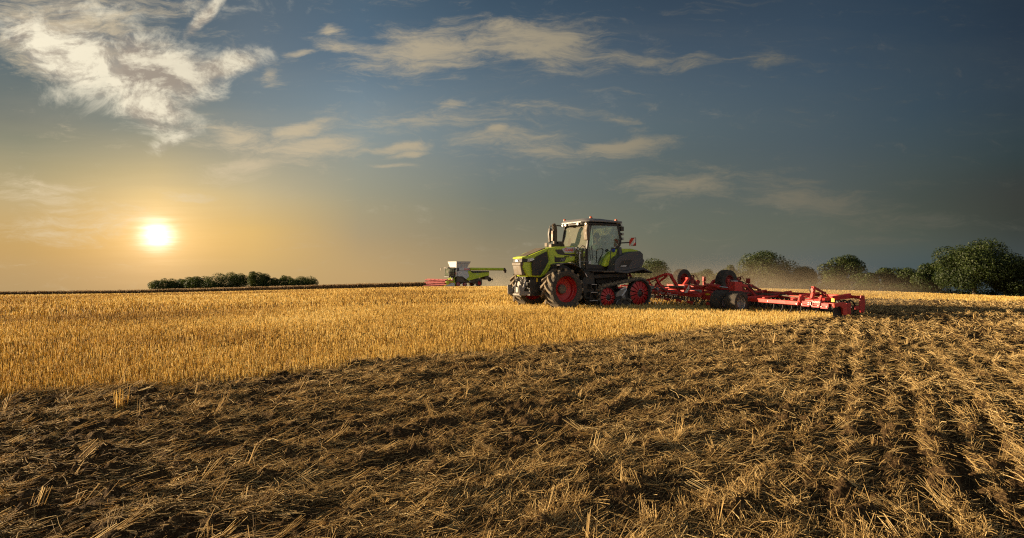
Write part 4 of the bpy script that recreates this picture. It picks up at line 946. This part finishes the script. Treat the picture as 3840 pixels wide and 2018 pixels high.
# frames: one centre frame and two wings, each with front, middle and rear beam
b = MB(); b.bar((-.45, 2.3, .56), (-.45, -2.55, .56), .12, .14); b.bar((.9, 2.3, .62), (.9, -2.4, .62), .12, .12); b.bar((2.2, 2.3, .70), (2.2, -2.3, .70), .12, .12)
for y in (-2.2, -.9, .9, 2.1): b.bar((-.45, y, .58), (2.2, y, .68), .10, .12)
P_('centre_frame', M_red2, b, .012)
for s, e, nm in ((-1, WN, 0), (1, WF, 0)):
    ee = abs(e)
    b = MB(); b.bar((0, s*2.62, .52), (0, s*ee, .50), .12, .13); P_('front_beam', M_red2, b, .012)
    b = MB(); b.bar((1.1, s*2.5, .64), (1.1, s*(ee-.1), .61), .11, .12); P_('middle_beam', M_red2, b, .012)
    b = MB(); b.bar((2.2, s*2.42, .69), (2.2, s*(ee+.42), .67), .10, .10); P_('rear_beam', M_red2, b, .012)
    for q in range(4):
        y = 2.9+q*(ee-3.0)/3.2
        b = MB(); b.bar((.03, s*y, .60), (1.1, s*(y-.35), .675), .09, .05); P_('frame_brace', M_red2, b)
        b = MB(); b.bar((1.1, s*(y+.55), .685), (2.2, s*(y+.25), .755), .09, .06); P_('frame_brace', M_red2, b)
    for y in (2.75, 4.6, ee-.05):
        b = MB(); b.bar((0, s*y, .54), (2.2, s*y, .68), .08, .11); P_('side_member', M_red2, b, .01)
    # levelling towers with their cylinders
    for y in (3.72, 6.8):
        if y > ee: continue
        b = MB(); b.path([(.92, s*y, .62), (.98, s*y, .78), (1.0, s*y, 1.02)], .09, .11, (0, 1, 0)); t = P_('lift_tower', M_red2, b)
        b = MB(); b.tube([(1.02, s*y, .99), (1.22, s*(y+.17), .83)], .04, 8); b.tube([(1.22, s*(y+.17), .83), (1.36, s*(y+.26), .70)], .02, 6); b.box((1.25, s*(y+.18), .81), (.1, .1, .08)); P_('tower_cylinder', M_redd, b, 0, t)
        b = MB(); b.bar((1.30, s*(y+.25), .76), (1.45, s*(y+.33), .45), .06); P_('tower_link', M_red2, b, .01, t)
        b = MB(); b.tube([(.97, s*(y-.02), 1.0), (.86, s*(y-.03), .98), (.84, s*y, .9), (.9, s*y, .8)], .014, 6); P_('tower_hose', M_black, b, 0, t)
    # folding cylinders lying along the wing
    b = MB(); b.tube([(.8, s*5.15, .70), (1.0, s*5.3, .735)], .022, 8); b.tube([(1.0, s*5.3, .735), (1.2, s*5.48, .775)], .05, 10); P_('wing_cylinder', M_redd, b, 0)
    b = MB(); b.tube([(.2, s*2.7, .66), (.5, s*3.4, .67), (.8, s*4.2, .66), (.95, s*5.2, .67), (.7, s*6.2, .66), (.6, s*(ee-.2), .62)], .02, 6); b.tube([(.3, s*2.7, .69), (.65, s*3.6, .70), (.95, s*4.5, .70), (1.0, s*5.6, .69)], .018, 6); P_('hydraulic_hose', M_tan, b, 0)
    # packer: rings on a shaft behind the frame
    b = MB(); b.tube([(1.85, s*2.4, .34), (1.9, s*(ee+.28), .34)], .055, 10); sh = P_('packer_shaft', M_tan, b, 0)
    k = 0; y = 2.5
    while y < ee+.25 and k < 24:
        b = MB(); b.lathe((1.87, s*y, .34), [(.235, -.03), (.25, 0), (.235, .03), (.205, .02), (.205, -.02)], 26, closed=True); b.bar((1.87-.2, s*y, .34), (1.87+.2, s*y, .34), .03); b.bar((1.87, s*y, .14), (1.87, s*y, .54), .03); P_('packer_ring', M_black, b, 0, sh); y += .235; k += 1
    b = MB(); b.prism([(2.12, .74), (2.26, .74), (2.30, .45), (2.26, .18), (2.10, .18), (2.04, .40)], s*(ee+.38)-.02, s*(ee+.38)+.02); b.box((2.0, s*(ee+.36), .34), (.24, .06, .12)); P_('packer_end_plate', M_red, b, .008)
# spring tines in three rows
for row, u in enumerate((.1, .9, 1.5)):
    y = WN+.2+.13*row; k = 0
    proto = None
    while y < 4.6 and k < 30:
        if proto is None:
            b = MB(); b.path([(0, 0, .5), (.14, 0, .44), (.16, 0, .30), (.05, 0, .12), (-.04, 0, .0)], .035, .02, (0, 1, 0)); b.box((-.03, 0, .03), (.03, .09, .12), (0, .3, 0)); proto = P_('tine', M_black, b, 0); proto.location = (u, y, 0)
        else:
            c = proto.copy(); COL.objects.link(c); c.parent = cu_; c.location = (u, y, 0)
        y += .41; k += 1
# front clod boards under the centre and small red scraper plates
for y, z in ((.35, .37), (-.35, .30), (-1.2, .29), (-2.0, .27), (-3.3, .26)):
    b = MB(); b.bar((-.52, y+.22, z+.02), (-.52, y-.22, z-.01), .02, .10, (0, 0, 1)); P_('scraper_plate', M_red2, b, .004)
# drawbar: goose neck and A frame in front of the centre frame
hx, hy = -1.22, .55
b = MB(); b.path([(hx, hy, .66), (hx+.02, hy-.05, 1.06), (-.86, .02, 1.22), (-.62, -.42, 1.38), (-.42, -.46, 1.36)], .11, .10, (0, 0, 1)); b.path([(-.42, -.46, 1.37), (-.30, -.40, 1.20), (-.08, -.34, .95), (.06, -.32, .72)], .13, .12, (1, 0, 0)); P_('goose_neck', M_red2, b, .02)
b = MB(); b.path([(-.84, -.02, 1.18), (-.62, -.04, .84), (-.48, -.06, .62)], .10, .11, (1, 0, 0)); P_('goose_strut', M_red2, b, .015)
b = MB(); b.bar((-.80, .12, .92), (-.56, -.40, 1.32), .07, .08); P_('goose_strut', M_red2, b, .012)
b = MB(); b.bar((hx, hy, .74), (-.45, -.3, .72), .12, .1); b.bar((hx, hy, .74), (-.45, 1.3, .70), .1, .1); b.tube([(hx, hy, .5), (hx, hy, .75)], .07, 10); P_('drawbar', M_red2, b, .015)
b = MB(); b.tube([(-1.0, .3, .98), (-.75, -.1, 1.2)], .02, 6); b.tube([(-.98, .34, 1.1), (-.7, -.2, 1.34), (-.6, -.35, 1.45)], .016, 6)
for q in range(5): b.tube([(-1.0+.04*q, .3-.05*q, .78+.03*q), (-.8, .1-.05*q, .72+.05*q), (-.6, -.1-.06*q, .70), (-.3, -.2-.1*q, .68)], .016, 6)
P_('drawbar_hose', M_tan, b, 0)
b = MB(); b.box((-.95, .18, .80), (.18, .2, .14)); b.tube([(-.82, .05, .74), (-.82, -.12, .74)], .07, 12); P_('valve_block', M_cast, b, .015)
b = MB(); b.tube([(-.25, -.1, .84), (.2, -1.0, .84)], .05, 10); b.tube([(-.25, -.1, .84), (-.5, .2, .85)], .022, 8); P_('drawbar_cylinder', M_tan, b, 0)
o = text('HORSCH', .115, (-.5215, .12, .565), (R(90), 0, R(-90)), M_white, cu_, 'beam_lettering', .03, .003, .2, sx=1.15)
b = MB(); b.box((-.5225, -.75, .535), (.005, .8, .018)); b.box((-.5225, -.5, .575), (.005, .3, .03)); P_('beam_stripe', M_white, b, 0)
# carriage frame, with the two transport wheels swung up over it
b = MB(); b.bar((.1, -.32, .74), (.3, -1.9, .86), .10, .10); b.path([(.3, -1.75, .86), (.1, -2.2, .98), (-.2, -2.75, .99)], .09, .09); b.bar((1.2, -2.3, .82), (1.2, 2.3, .82), .14, .14); b.path([(1.2, -.9, .86), (1.45, -.9, 1.1), (1.5, -1.5, 1.1)], .12, .12); b.path([(1.2, 1.0, .86), (1.45, 1.0, 1.16), (1.5, 1.5, 1.16)], .12, .12); b.bar((.9, .2, .9), (.3, -1.8, .9), .06)
P_('carriage', M_red2, b, .012)
def plain_tyre(name, rad, wid, rim_r, nb, mat, par, chev=False):
    b = MB(); h = wid/2
    b.lathe((0, 0, 0), [(rim_r, -h*.8), (rim_r+.02, -h*.95), (rad*.86, -h), (rad*.955, -h*.93), (rad*.975, -h*.8), (rad*.975, h*.8), (rad*.955, h*.93), (rad*.86, h), (rim_r+.02, h*.95), (rim_r, h*.8)], 48)
    for r_ in range(4 if not chev else 2):
        for k in range(nb):
            a = 2*math.pi*(k+.5*(r_ % 2))/nb
            if not chev:
                y = h*(-.66+.44*r_); w = math.pi/nb*.74
                vs = []
                for rr in (rad*.965, rad):
                    for (da, dy) in ((-w, -h*.15), (w*.6, -h*.19), (w, h*.15), (-w*.6, h*.19)): vs.append((rr*math.cos(a+da), y+dy, rr*math.sin(a+da)))
                b.add(vs, [(3,2,1,0), (4,5,6,7), (0,1,5,4), (1,2,6,5), (2,3,7,6), (3,0,4,7)])
            else:
                s = -1 if r_ == 0 else 1; vs = []
                for q in range(4):
                    f = q/3; t = a+.34*f; w = .055
                    for rr, dw in ((rad*.96, -w), (rad, -w*.6), (rad, w*.6), (rad*.96, w)): vs.append(((rr-.01*f)*math.cos(t+dw), s*h*(.02+.96*f), (rr-.01*f)*math.sin(t+dw)))
                b.add(vs, [(q*4+i, q*4+i+1, q*4+i+5, q*4+i+4) for q in range(3) for i in range(3)] + [(0,1,2,3), (15,14,13,12)])
    return b.build(name, mat, par, smooth=30)
for (x, y, z, rad) in ((1.5, 1.62, 1.13, .47), (1.5, -1.62, 1.08, .485)):
    w = empty('transport_wheel', (x, y, z), R(13), cu_)
    plain_tyre('tyre', rad, .40, .26, 30, M_rub, w)
    b = MB(); b.lathe((0, 0, 0), [(.265, -.17), (.25, -.17), (.24, -.10), (.20, -.06), (.1, -.05), (.01, -.05)], 28); b.lathe((0, 0, 0), [(.265, .17), (.25, .15), (.24, .0), (.2, -.02)], 28); b.build('rim', M_redd, w)
    b = MB(); b.tube([(0, -.1, 0), (0, .25, 0)], .08, 12)
    for k in range(6): b.tube([(.13*math.cos(k*1.047), -.06, .13*math.sin(k*1.047)), (.13*math.cos(k*1.047), -.09, .13*math.sin(k*1.047))], .016, 6)
    b.build('hub', M_redd, w)
    ys = y-.35; b = MB(); b.path([(x+.1, ys+.05, z), (x+.32, ys-.12, z-.05), (x+.45, ys-.2, .72)], .10, .10); b.tube([(x+.2, ys-.1, z+.12), (x+.5, ys-.35, .78)], .045, 8); b.tube([(x+.3, ys, z+.16), (x+.42, ys-.1, z+.22), (x+.5, ys-.2, z+.02), (x+.45, ys-.3, .8)], .018, 6); P_('wheel_arm', M_redd, b, .012)
    b = MB(); b.lathe((x+.28, ys-.1, z+.12), [(.07, -.06), (.09, 0), (.07, .06)], 12); b.box((x+.2, ys-.22, z-.12), (.14, .06, .2)); P_('arm_bracket', M_redd, b, .01)
for y, dz in ((-1.62, 0), (1.45, .03)):
    b = MB(); b.box((2.6, y, 1.10+dz), (.03, .24, .21)); P_('light_panel', M_red, b, .004)
    b = MB(); b.box((2.6, y-.02, .89+dz), (.03, .20, .16)); b.bar((2.62, y, .7), (2.62, y, 1.0+dz), .035); P_('light_panel', M_red, b, .004)
    b = MB(); b.lathe((2.45, y+.26, .98), [(.11, -.012), (.11, .012), (.01, .012)], 18); P_('marker_disc', M_red, b, 0)
# striped board on the front of the near wing
wb = MB().box((0, 0, 0), (.025, .33, .30)).build('warning_board', M_stripe, cu_, .004); wb.location = (-.58, -1.86, .79)
b = MB(); b.box((.022, 0, .0), (.02, .37, .33)); b.bar((.03, 0, -.18), (.03, 0, -.05), .04); b.build('board_frame', M_red2, wb, .004)
# wing fold cylinder and support post over the twin wheels
b = MB(); b.tube([(-.22, -2.75, .985), (-.25, -3.45, .935)], [.04, .07], 12); b.tube([(-.25, -3.0, .965), (-.25, -3.5, .93)], .075, 14); c = P_('fold_cylinder', M_red2, b, 0); b = MB(); b.tube([(-.25, -3.5, .93), (-.22, -3.98, .90)], .028, 10); P_('cylinder_rod', M_chrome, b, 0, c)
b = MB(); b.tube([(-.6, -1.95, .80), (-.56, -2.6, .75)], .02, 8); P_('strut_rod', M_chrome, b, 0); b = MB(); b.tube([(-.56, -2.6, .75), (-.55, -2.78, .735)], .05, 10); P_('rod_end', M_cast, b, 0)
b = MB(); b.prism([(-.14, 1.14), (.16, 1.12), (.2, .78), (-.16, .78)], -4.28, -3.98); b.path([(.1, -4.1, 1.06), (.45, -4.25, .95), (.7, -4.35, .62)], .11, .1); b.path([(-.02, -4.1, .8), (-.25, -4.28, .66), (-.40, -4.28, .42)], .09, .09, (0, 1, 0)); b.bar((-.05, -3.8, 1.12), (.15, -3.6, 1.2), .05); b.bar((-.02, -3.75, .9), (-.02, -3.72, 1.22), .05)
P_('wheel_post', M_red2, b, .015)
b = MB(); b.box((-.06, -4.13, 1.155), (.16, .2, .03)); P_('post_cap', M_white, b, .005)
b = MB(); b.tube([(.05, -3.7, 1.16), (.25, -4.0, 1.12), (.5, -4.4, .88), (.62, -4.5, .68)], .02, 6); b.tube([(.08, -3.75, 1.2), (.3, -4.1, 1.14), (.58, -4.5, .85)], .016, 6); P_('post_hose', M_black, b, 0)
b = MB(); b.prism([(-.02, .50), (.0, .72), (.06, .72), (.09, .50)], -2.75, -2.25); b.box((-.03, -2.62, .46), (.03, 1.1, .16)); P_('hinge_plate', M_red2, b, .01)
b = MB(); b.box((-.049, -2.50, .60), (.006, .26, .07)); P_('sticker', M_yel, b, 0)
for yy in (-4.72, -3.86):
    w = empty('gauge_wheel', (-.42, yy, .40), R(15), cu_)
    plain_tyre('tyre', .415, .46, .24, 20, M_rub, w, True)
    b = MB(); b.lathe((0, 0, 0), [(.245, -.20), (.255, -.19), (.23, -.17), (.21, -.06), (.19, .0), (.10, .02), (.01, .02)], 28); b.lathe((0, 0, 0), [(.245, .2), (.23, .17), (.2, .05), (.19, .0)], 28); b.build('rim', M_steel, w)
b = MB(); b.tube([(-.42+.1, -4.4, .40), (-.42-.06, -4.1, .40)], .06, 10); P_('gauge_axle', M_black, b, 0)
# outer tool bar: hinged plates, lettering, levelling disc and end shields
for i, (y0, y1, z) in enumerate(((-7.36, -7.70, .50), (-7.78, -8.10, .49), (-8.14, -8.42, .47))):
    b = MB(); b.box((.0, (y0+y1)/2, z+.03), (.03, y1-y0, .11)); b.box((-.03, (y0+y1)/2, z-.06), (.03, y1-y0, .05), (0, .25, 0)); P_('tool_plate', M_red, b, .006)
    b = MB()
    for yy in (y0-.04, y1+.04): b.tube([(-.04, yy, z-.02), (-.06, yy, z-.02)], .016, 6)
    P_('plate_pin', M_steel, b, 0)
b = MB(); b.bar((.06, -7.2, .50), (.12, -8.55, .52), .09, .10); b.path([(.1, -7.3, .58), (.14, -7.7, .60), (.3, -8.0, .66)], .08, .08); b.prism([(.2, .44), (.16, .60), (.24, .78), (.34, .74), (.34, .44)], -7.92, -7.84); P_('outer_tool_bar', M_red2, b, .012)
b = MB(); b.lathe((.05, -7.28, .62), [(.12, -.03), (.12, .03), (.01, .03)], 18); b.lathe((.05, -7.28, .62), [(.12, -.03), (.01, -.03)], 18); P_('hinge_cap', M_red2, b, 0)
text('HORSCH', .075, (-.018, -7.95, .575), (R(90), 0, R(-90)), M_white, cu_, 'bar_lettering', .03, .003, .2)
for x, yy, z in ((0, -5.9, .50), (0, -7.2, .48), (-.02, -7.72, .55), (-.02, -7.72, .49), (-.02, -7.80, .54), (-.02, -7.80, .49)):
    b = MB(); b.tube([(x-.06, yy, z), (x-.085, yy, z)], .024 if x == 0 else .017, 8); P_('pivot_bolt', M_steel, b, 0)
b = MB(); b.prism([(.0, .56), (.38, .60), (.50, .54), (.50, .20), (.36, .20), (.33, .42), (.22, .48), (.02, .44)], -8.62, -8.55); P_('end_shield', M_red2, b, .008)
b = MB(); b.prism([(.55, .56), (.72, .56), (.72, .22), (.55, .22)], -8.56, -8.50); P_('end_shield', M_red, b, .008)
b = MB(); b.lathe((.28, -8.5, .24), [(.0, .03), (.10, .025), (.20, .0), (.205, .006), (.10, .04), (.0, .045)], 24); P_('levelling_disc', M_black, b, 0)
b = MB(); b.lathe((.75, -8.2, .30), [(.0, .03), (.10, .025), (.21, .0), (.215, .006), (.10, .04), (.0, .045)], 24); b.bar((.75, -8.2, .30), (.75, -8.0, .6), .05); P_('levelling_disc', M_black, b, 0)
b = MB(); b.box((.98, -7.62, .60), (.01, .12, .11)); P_('sticker', M_yel, b, 0)

# ------------------------------------------------------------------ combine: local x runs back, y away from the viewer's side
CA = 33.0; CX, CY = -9.44, 121.5
cbn = empty('combine_harvester', (CX, CY, gz(CX, CY)+.22), R(CA)); tag(cbn, 'green and grey combine harvester with a red reel working on the crest', 'combine harvester')
def Q(name, mat, b, bevel=.03, par=None, **k): return b.build(name, mat, par or cbn, bevel, **k)
b = MB(); b.prism([(-2.46, 3.70), (.3, 3.72), (.6, 3.1), (4.75, 3.05), (4.72, 2.2), (1.6, 1.6), (0, 1.2), (-.6, 1.42), (-1.3, 1.98), (-2.46, 2.0)], -1.48, 1.48); body = Q('body', M_grey, b)
for s in (-1, 1):
    b = MB(); b.prism([(-2.42, 3.08), (-.15, 3.05), (.20, 2.0), (-.5, 1.42), (-1.3, 1.98), (-2.42, 2.02)], s*1.46, s*1.56); Q('side_panel', M_white, b, .03, body)
    b = MB(); b.prism([(-.13, 3.04), (.46, 3.08), (.92, 2.62), (4.78, 2.78), (4.76, 2.2), (0, 1.14), (-.47, 1.42), (.23, 2.0)], s*1.46, s*1.58); Q('side_panel', M_green, b, .03, body)
    b = MB(); b.prism([(.62, 3.06), (4.76, 3.02), (4.76, 2.80), (.95, 2.65)], s*1.46, s*1.53); e = Q('engine_grille', M_black, b, .02, body)
    b = MB()
    for q in range(7): b.box((1.3+.5*q, s*1.535, 2.9), (.25, .03, .1))
    Q('grille_bar', M_cast, b, 0, e)
    b = MB(); b.prism([(-2.05, 3.72), (.26, 3.74), (.56, 3.16), (-2.05, 3.12)], s*1.46, s*1.6); Q('top_panel', M_white, b, .03, body)
text('CLAAS', .42, (-.40, -1.606, 3.43), (R(90), 0, 0), M_redtxt, body, 'side_lettering', .03, .004, .1)
text('LEXION', .2, (2.1, -1.586, 2.42), (R(90), 0, 0), M_white, body, 'model_lettering', .02, .004, .1)
b = MB(); b.box((-2.55, -1.3, 2.85), (.12, .35, 1.7)); Q('corner_post', M_white, b, .02, body); b = MB(); b.box((-2.62, -1.3, 2.55), (.02, .14, .55)); Q('tail_lamp', M_redtxt, b, 0, body)
b = MB(); b.box((.6, 0, 1.15), (5.6, 2.1, .9)); b.prism([(3.6, 2.5), (4.9, 2.3), (4.9, 1.5), (4.1, 1.3)], -1.2, 1.2); b.box((-1.6, 0, 1.2), (1.6, 2.6, 1.4)); Q('chassis', M_tan, b)
# grain tank with opened lids
bt = [(-2.5, -1.35), (-.2, -1.35), (-.2, 1.35), (-2.5, 1.35)]; tp = [(-2.75, -1.85), (.36, -1.75), (.36, 1.75), (-2.75, 1.85)]
b = MB()
for i in range(4):
    j = (i+1) % 4; a, c = bt[i], bt[j]; d, e = tp[j], tp[i]
    q = [(a[0], a[1], 3.74), (c[0], c[1], 3.74), (d[0], d[1], 4.88), (e[0], e[1], 4.88)]
    nrm = (Vector(q[1])-Vector(q[0])).cross(Vector(q[3])-Vector(q[0])).normalized()*.05
    b.add(q+[tuple(Vector(p)+nrm) for p in q], [(0,1,2,3), (7,6,5,4), (0,4,5,1), (1,5,6,2), (2,6,7,3), (3,7,4,0)])
Q('grain_tank', M_white, b, 0)
b = MB(); b.path([(-2.75, -1.86, 4.62), (.30, -1.70, 4.62)], .05, .05); b.path([(-2.75, -1.85, 4.9), (.36, -1.75, 4.9), (.36, 1.75, 4.9), (-2.75, 1.85, 4.9), (-2.75, -1.85, 4.9)], .06, .06); Q('tank_rim', M_roof, b, 0)
# cab
b = MB(); b.prism([(-3.95, 2.05), (-3.82, 3.55), (-2.66, 3.62), (-2.66, 2.05)], -.92, .92); Q('cab_glass', M_glass, b, 0, smooth=0)
b = MB()
for s in (-1, 1):
    b.bar((-3.95, s*.93, 2.0), (-3.82, s*.93, 3.6), .09); b.bar((-2.66, s*.93, 2.0), (-2.66, s*.93, 3.65), .12); b.bar((-3.95, s*.93, 2.06), (-2.66, s*.93, 2.06), .12)
b.box((-3.3, 0, 1.95), (1.4, 1.9, .16)); b.box((-2.8, 0, 2.8), (.1, 1.7, 1.4)); b.box((-3.2, .1, 2.5), (.45, .5, .9)); Q('cab_frame', M_dark, b, .02)
b = MB(); b.plan([(-4.15, -.95), (-2.6, -1.05), (-2.6, 1.05), (-4.15, .95)], 3.60, 3.78); Q('cab_roof', M_dark, b, .05)
b = MB(); b.path([(-4.1, -.8, 3.7), (-4.6, -1.5, 3.6), (-4.6, -1.5, 3.0)], .05); b.box((-4.6, -1.5, 2.95), (.08, .25, .5)); b.path([(-4.1, .8, 3.7), (-4.5, 1.5, 3.65)], .05); b.box((-4.4, -1.1, 3.62), (.2, .3, .18)); b.box((-4.3, 0, 3.66), (.2, .9, .14)); b.box((-4.5, 1.4, 3.4), (.08, .25, .5)); Q('mirror', M_exh, b, .01)
b = MB(); b.path([(-4.0, -1.25, 1.6), (-4.1, -1.25, 2.2), (-3.4, -1.3, 2.9), (-3.0, -1.3, 2.9)], .05); b.box((-3.2, -1.25, 1.9), (1.2, .5, .06)); b.bar((-3.7, -1.3, .7), (-3.4, -1.3, 1.9), .35, .05); Q('ladder', M_dark, b, 0)
# unloading tube
b = MB(); b.tube([(.3, -1.72, 3.45), (8.0, -1.72, 3.40)], .28, 14); a = Q('unloading_auger', M_green, b, 0)
b = MB(); b.tube([(7.95, -1.72, 3.40), (8.25, -1.72, 3.38), (8.45, -1.72, 3.1), (8.42, -1.72, 2.66)], [.31, .34, .32, .25], 14); Q('auger_spout', M_exh, b, 0, a)
# running gear
for s in (-1, 1):
    t = empty('front_track', (0, 0, 0), 0, cbn)
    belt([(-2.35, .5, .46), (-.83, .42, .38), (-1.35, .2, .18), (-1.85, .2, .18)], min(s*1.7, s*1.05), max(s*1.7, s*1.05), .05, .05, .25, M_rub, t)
    for x, z, r_ in ((-2.35, .5, .4), (-.83, .42, .34)):
        b = MB(); b.lathe((x, s*1.55, z), [(r_, -s*.3), (r_, s*.12), (r_*.85, s*.14), (r_*.4, s*.1), (r_*.36, s*.16), (.01, s*.16)], 24); w = b.build('track_roller', M_red, t)
        b = MB(); b.lathe((x, s*1.55, z), [(r_*.62, s*.13), (r_*.5, s*.15), (r_*.42, s*.12)], 24); b.build('roller_ring', M_white, w)
    w = empty('rear_wheel', (2.39, s*1.45, .66), 0, cbn)
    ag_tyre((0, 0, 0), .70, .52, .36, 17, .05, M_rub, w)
    b = MB(); b.lathe((0, 0, 0), [(.37, s*.2), (.38, s*.23), (.35, s*.2), (.30, s*.05), (.12, s*.02), (.12, s*.1), (.01, s*.1)], 24); b.build('rim', M_red, w)
b = MB(); b.tube([(2.39, -1.4, .66), (2.39, 1.4, .66)], .15, 10); Q('rear_axle', M_black, b, 0)
b = MB(); b.box((.35, -1.45, 1.0), (.18, .1, .3)); b.box((-1.5, -1.75, .62), (.2, .08, .25)); Q('access_cover', M_white, b, .02)
b = MB(); b.box((4.85, 0, 1.6), (.7, 2.0, .6)); b.lathe((5.4, -.6, 1.35), [(.45, -.05), (.45, .05), (.02, .08)], 16); b.bar((5.0, -.7, 1.9), (5.9, -.9, 1.3), .08); b.bar((5.85, -1.1, 1.7), (5.9, -.9, .9), .06); b.bar((5.5, -1, 1.3), (6.0, -1, 1.35), .2); Q('straw_spreader', M_exh, b, .02)
# cutting header
b = MB(); b.prism([(-2.5, 1.9), (-2.5, 1.1), (-4.9, .3), (-4.9, .95)], -.75, .75); Q('feeder_house', M_green, b)
M_reel = paint('reel_red', (.17, .002, .003), .8, 0, 0)
hd2 = empty('header', (0, 0, 0), 0, cbn); YN, YF = -4.35, 5.0
b = MB(); b.prism([(-4.85, 1.42), (-4.75, 1.42), (-4.85, .25), (-5.0, .16), (-6.7, .12), (-6.7, .16), (-5.05, .22), (-4.95, .3)], YN, YF); b.build('header_trough', M_reel, hd2)
b = MB(); b.tube([(-5.35, YN+.1, .55), (-5.35, YF-.1, .55)], .22, 12)
for k in range(40):
    y = YN+.2+k*(YF-YN-.4)/39; b.bar((-5.35-.3, y, .55), (-5.35+.3, y+.1, .55), .03, .3, (0, 1, 0))
b.build('header_auger', M_redd, hd2)
b = MB(); RX, RZ, RR = -5.95, .98, .5
b.tube([(RX, YN+.3, RZ), (RX, YF-.2, RZ)], .09, 8)
for k in range(6):
    a = 2*math.pi*k/6+.3; b.bar((RX+RR*math.cos(a), YN+.3, RZ+RR*math.sin(a)), (RX+RR*math.cos(a), YF-.2, RZ+RR*math.sin(a)), .16, .13)
    for q in range(36):
        y = YN+.4+q*(YF-YN-.8)/35; b.bar((RX+RR*math.cos(a), y, RZ+RR*math.sin(a)), (RX+RR*math.cos(a)-.03, y, RZ+RR*math.sin(a)-.26), .02)
for y in np.linspace(YN+.3, YF-.2, 6):
    for k in range(6):
        a = 2*math.pi*k/6+.3; c = a+1.047; b.bar((RX, y, RZ), (RX+RR*math.cos(a), y, RZ+RR*math.sin(a)), .06, .05); b.bar((RX+RR*math.cos(a), y, RZ+RR*math.sin(a)), (RX+RR*math.cos(c), y, RZ+RR*math.sin(c)), .05, .05)
b.build('reel', M_reel, hd2)
b = MB(); b.prism([(-7.2, .10), (-6.3, .42), (-5.2, .80), (-4.6, .82), (-4.5, .14)], YN-.12, YN+.05); b.build('divider', M_white, hd2, .03)
b = MB(); b.prism([(-7.5, .06), (-7.1, .12), (-5.6, .72), (-5.0, .92), (-4.55, 1.0), (-4.55, .86), (-5.2, .84), (-6.3, .46), (-7.2, .1)], YN-.16, YN+.08); b.bar((-4.5, YN, .3), (-4.45, YN, 1.0), .2, .12); b.box((-4.75, YN+.25, 1.12), (.5, .4, .22)); b.tube([(RX, YN+.05, RZ), (RX, YN+.3, RZ)], .34, 14); b.bar((-5.9, YN+.1, .95), (-4.6, YN+.2, 1.25), .1, .14); b.build('divider_frame', M_green, hd2, .02)
b = MB(); b.box((-4.72, YN+.3, 1.0), (.45, .3, .14)); b.build('gear_guard', M_yel, hd2, .02)

# ------------------------------------------------------------------ dust hanging in the air
def dust(name, loc, dim, dens, label, sc, col=(.86,.70,.50), rz=0, fall=1.4):
    b = MB(); b.box((0, 0, 0), (2, 2, 2)); m = bpy.data.materials.new(name); nt, N, L = nodes(m)
    out = N.new('ShaderNodeOutputMaterial'); v = N.new('ShaderNodeVolumePrincipled'); L.new(v.outputs[0], out.inputs['Volume']); v.inputs['Color'].default_value = (*col, 1); v.inputs['Anisotropy'].default_value = .35
    tc = N.new('ShaderNodeTexCoord'); ob = tc.outputs['Object']
    ln = N.new('ShaderNodeVectorMath'); ln.operation = 'LENGTH'; mp = N.new('ShaderNodeMapping'); L.new(ob, mp.inputs[0]); mp.inputs['Location'].default_value = (0, 0, .55); mp.inputs['Scale'].default_value = (1, 1, .66); L.new(mp.outputs[0], ln.inputs[0])
    f = N.new('ShaderNodeMapRange'); f.interpolation_type = 'SMOOTHSTEP'; f.inputs['From Min'].default_value = .15; f.inputs['From Max'].default_value = 1.0; f.inputs['To Min'].default_value = 1; f.inputs['To Max'].default_value = 0; L.new(ln.outputs['Value'], f.inputs['Value'])
    g = N.new('ShaderNodeNewGeometry'); n = N.new('ShaderNodeTexNoise'); n.inputs['Scale'].default_value = sc; n.inputs['Detail'].default_value = 5; n.inputs['Roughness'].default_value = .6; L.new(g.outputs['Position'], n.inputs['Vector'])
    r2 = N.new('ShaderNodeMapRange'); r2.inputs['From Min'].default_value = .34; r2.inputs['From Max'].default_value = .72; r2.inputs['To Min'].default_value = .08; L.new(n.outputs[0], r2.inputs['Value'])
    mu = N.new('ShaderNodeMath'); mu.operation = 'MULTIPLY'; L.new(f.outputs[0], mu.inputs[0]); L.new(r2.outputs[0], mu.inputs[1])
    m2 = N.new('ShaderNodeMath'); m2.operation = 'MULTIPLY'; L.new(mu.outputs[0], m2.inputs[0]); m2.inputs[1].default_value = dens; L.new(m2.outputs[0], v.inputs['Density'])
    o = b.build(name, m, None, 0, smooth=0); o.location = loc; o.scale = tuple(d/2 for d in dim); o.rotation_euler = (0, 0, R(rz)); tag(o, label, None, None, 'stuff'); return o
dust('dust_cloud', (16.5, 43, 1.0), (32, 24, 5.4), .11, 'brown dust drifting behind the cultivator towards the trees', .22, rz=10)
dust('dust_cloud', (10.6, 22.6, .55), (3.2, 3.2, 1.7), .55, 'low brown dust kicked up beside the twin gauge wheels', .9, (.75,.52,.34))
dust('dust_cloud', (13.4, 25.6, .7), (13, 10, 2.8), .20, 'low warm dust rolling off the rear beam of the cultivator', .5, (.84,.64,.42), 18)
cz = gz(CX+6, CY+5); dust('dust_cloud', (CX+7.5, CY+6, cz+1.6), (13, 9, 6), .16, 'pale dust and chaff blown out behind the combine', .45, (.8,.68,.5), 33)
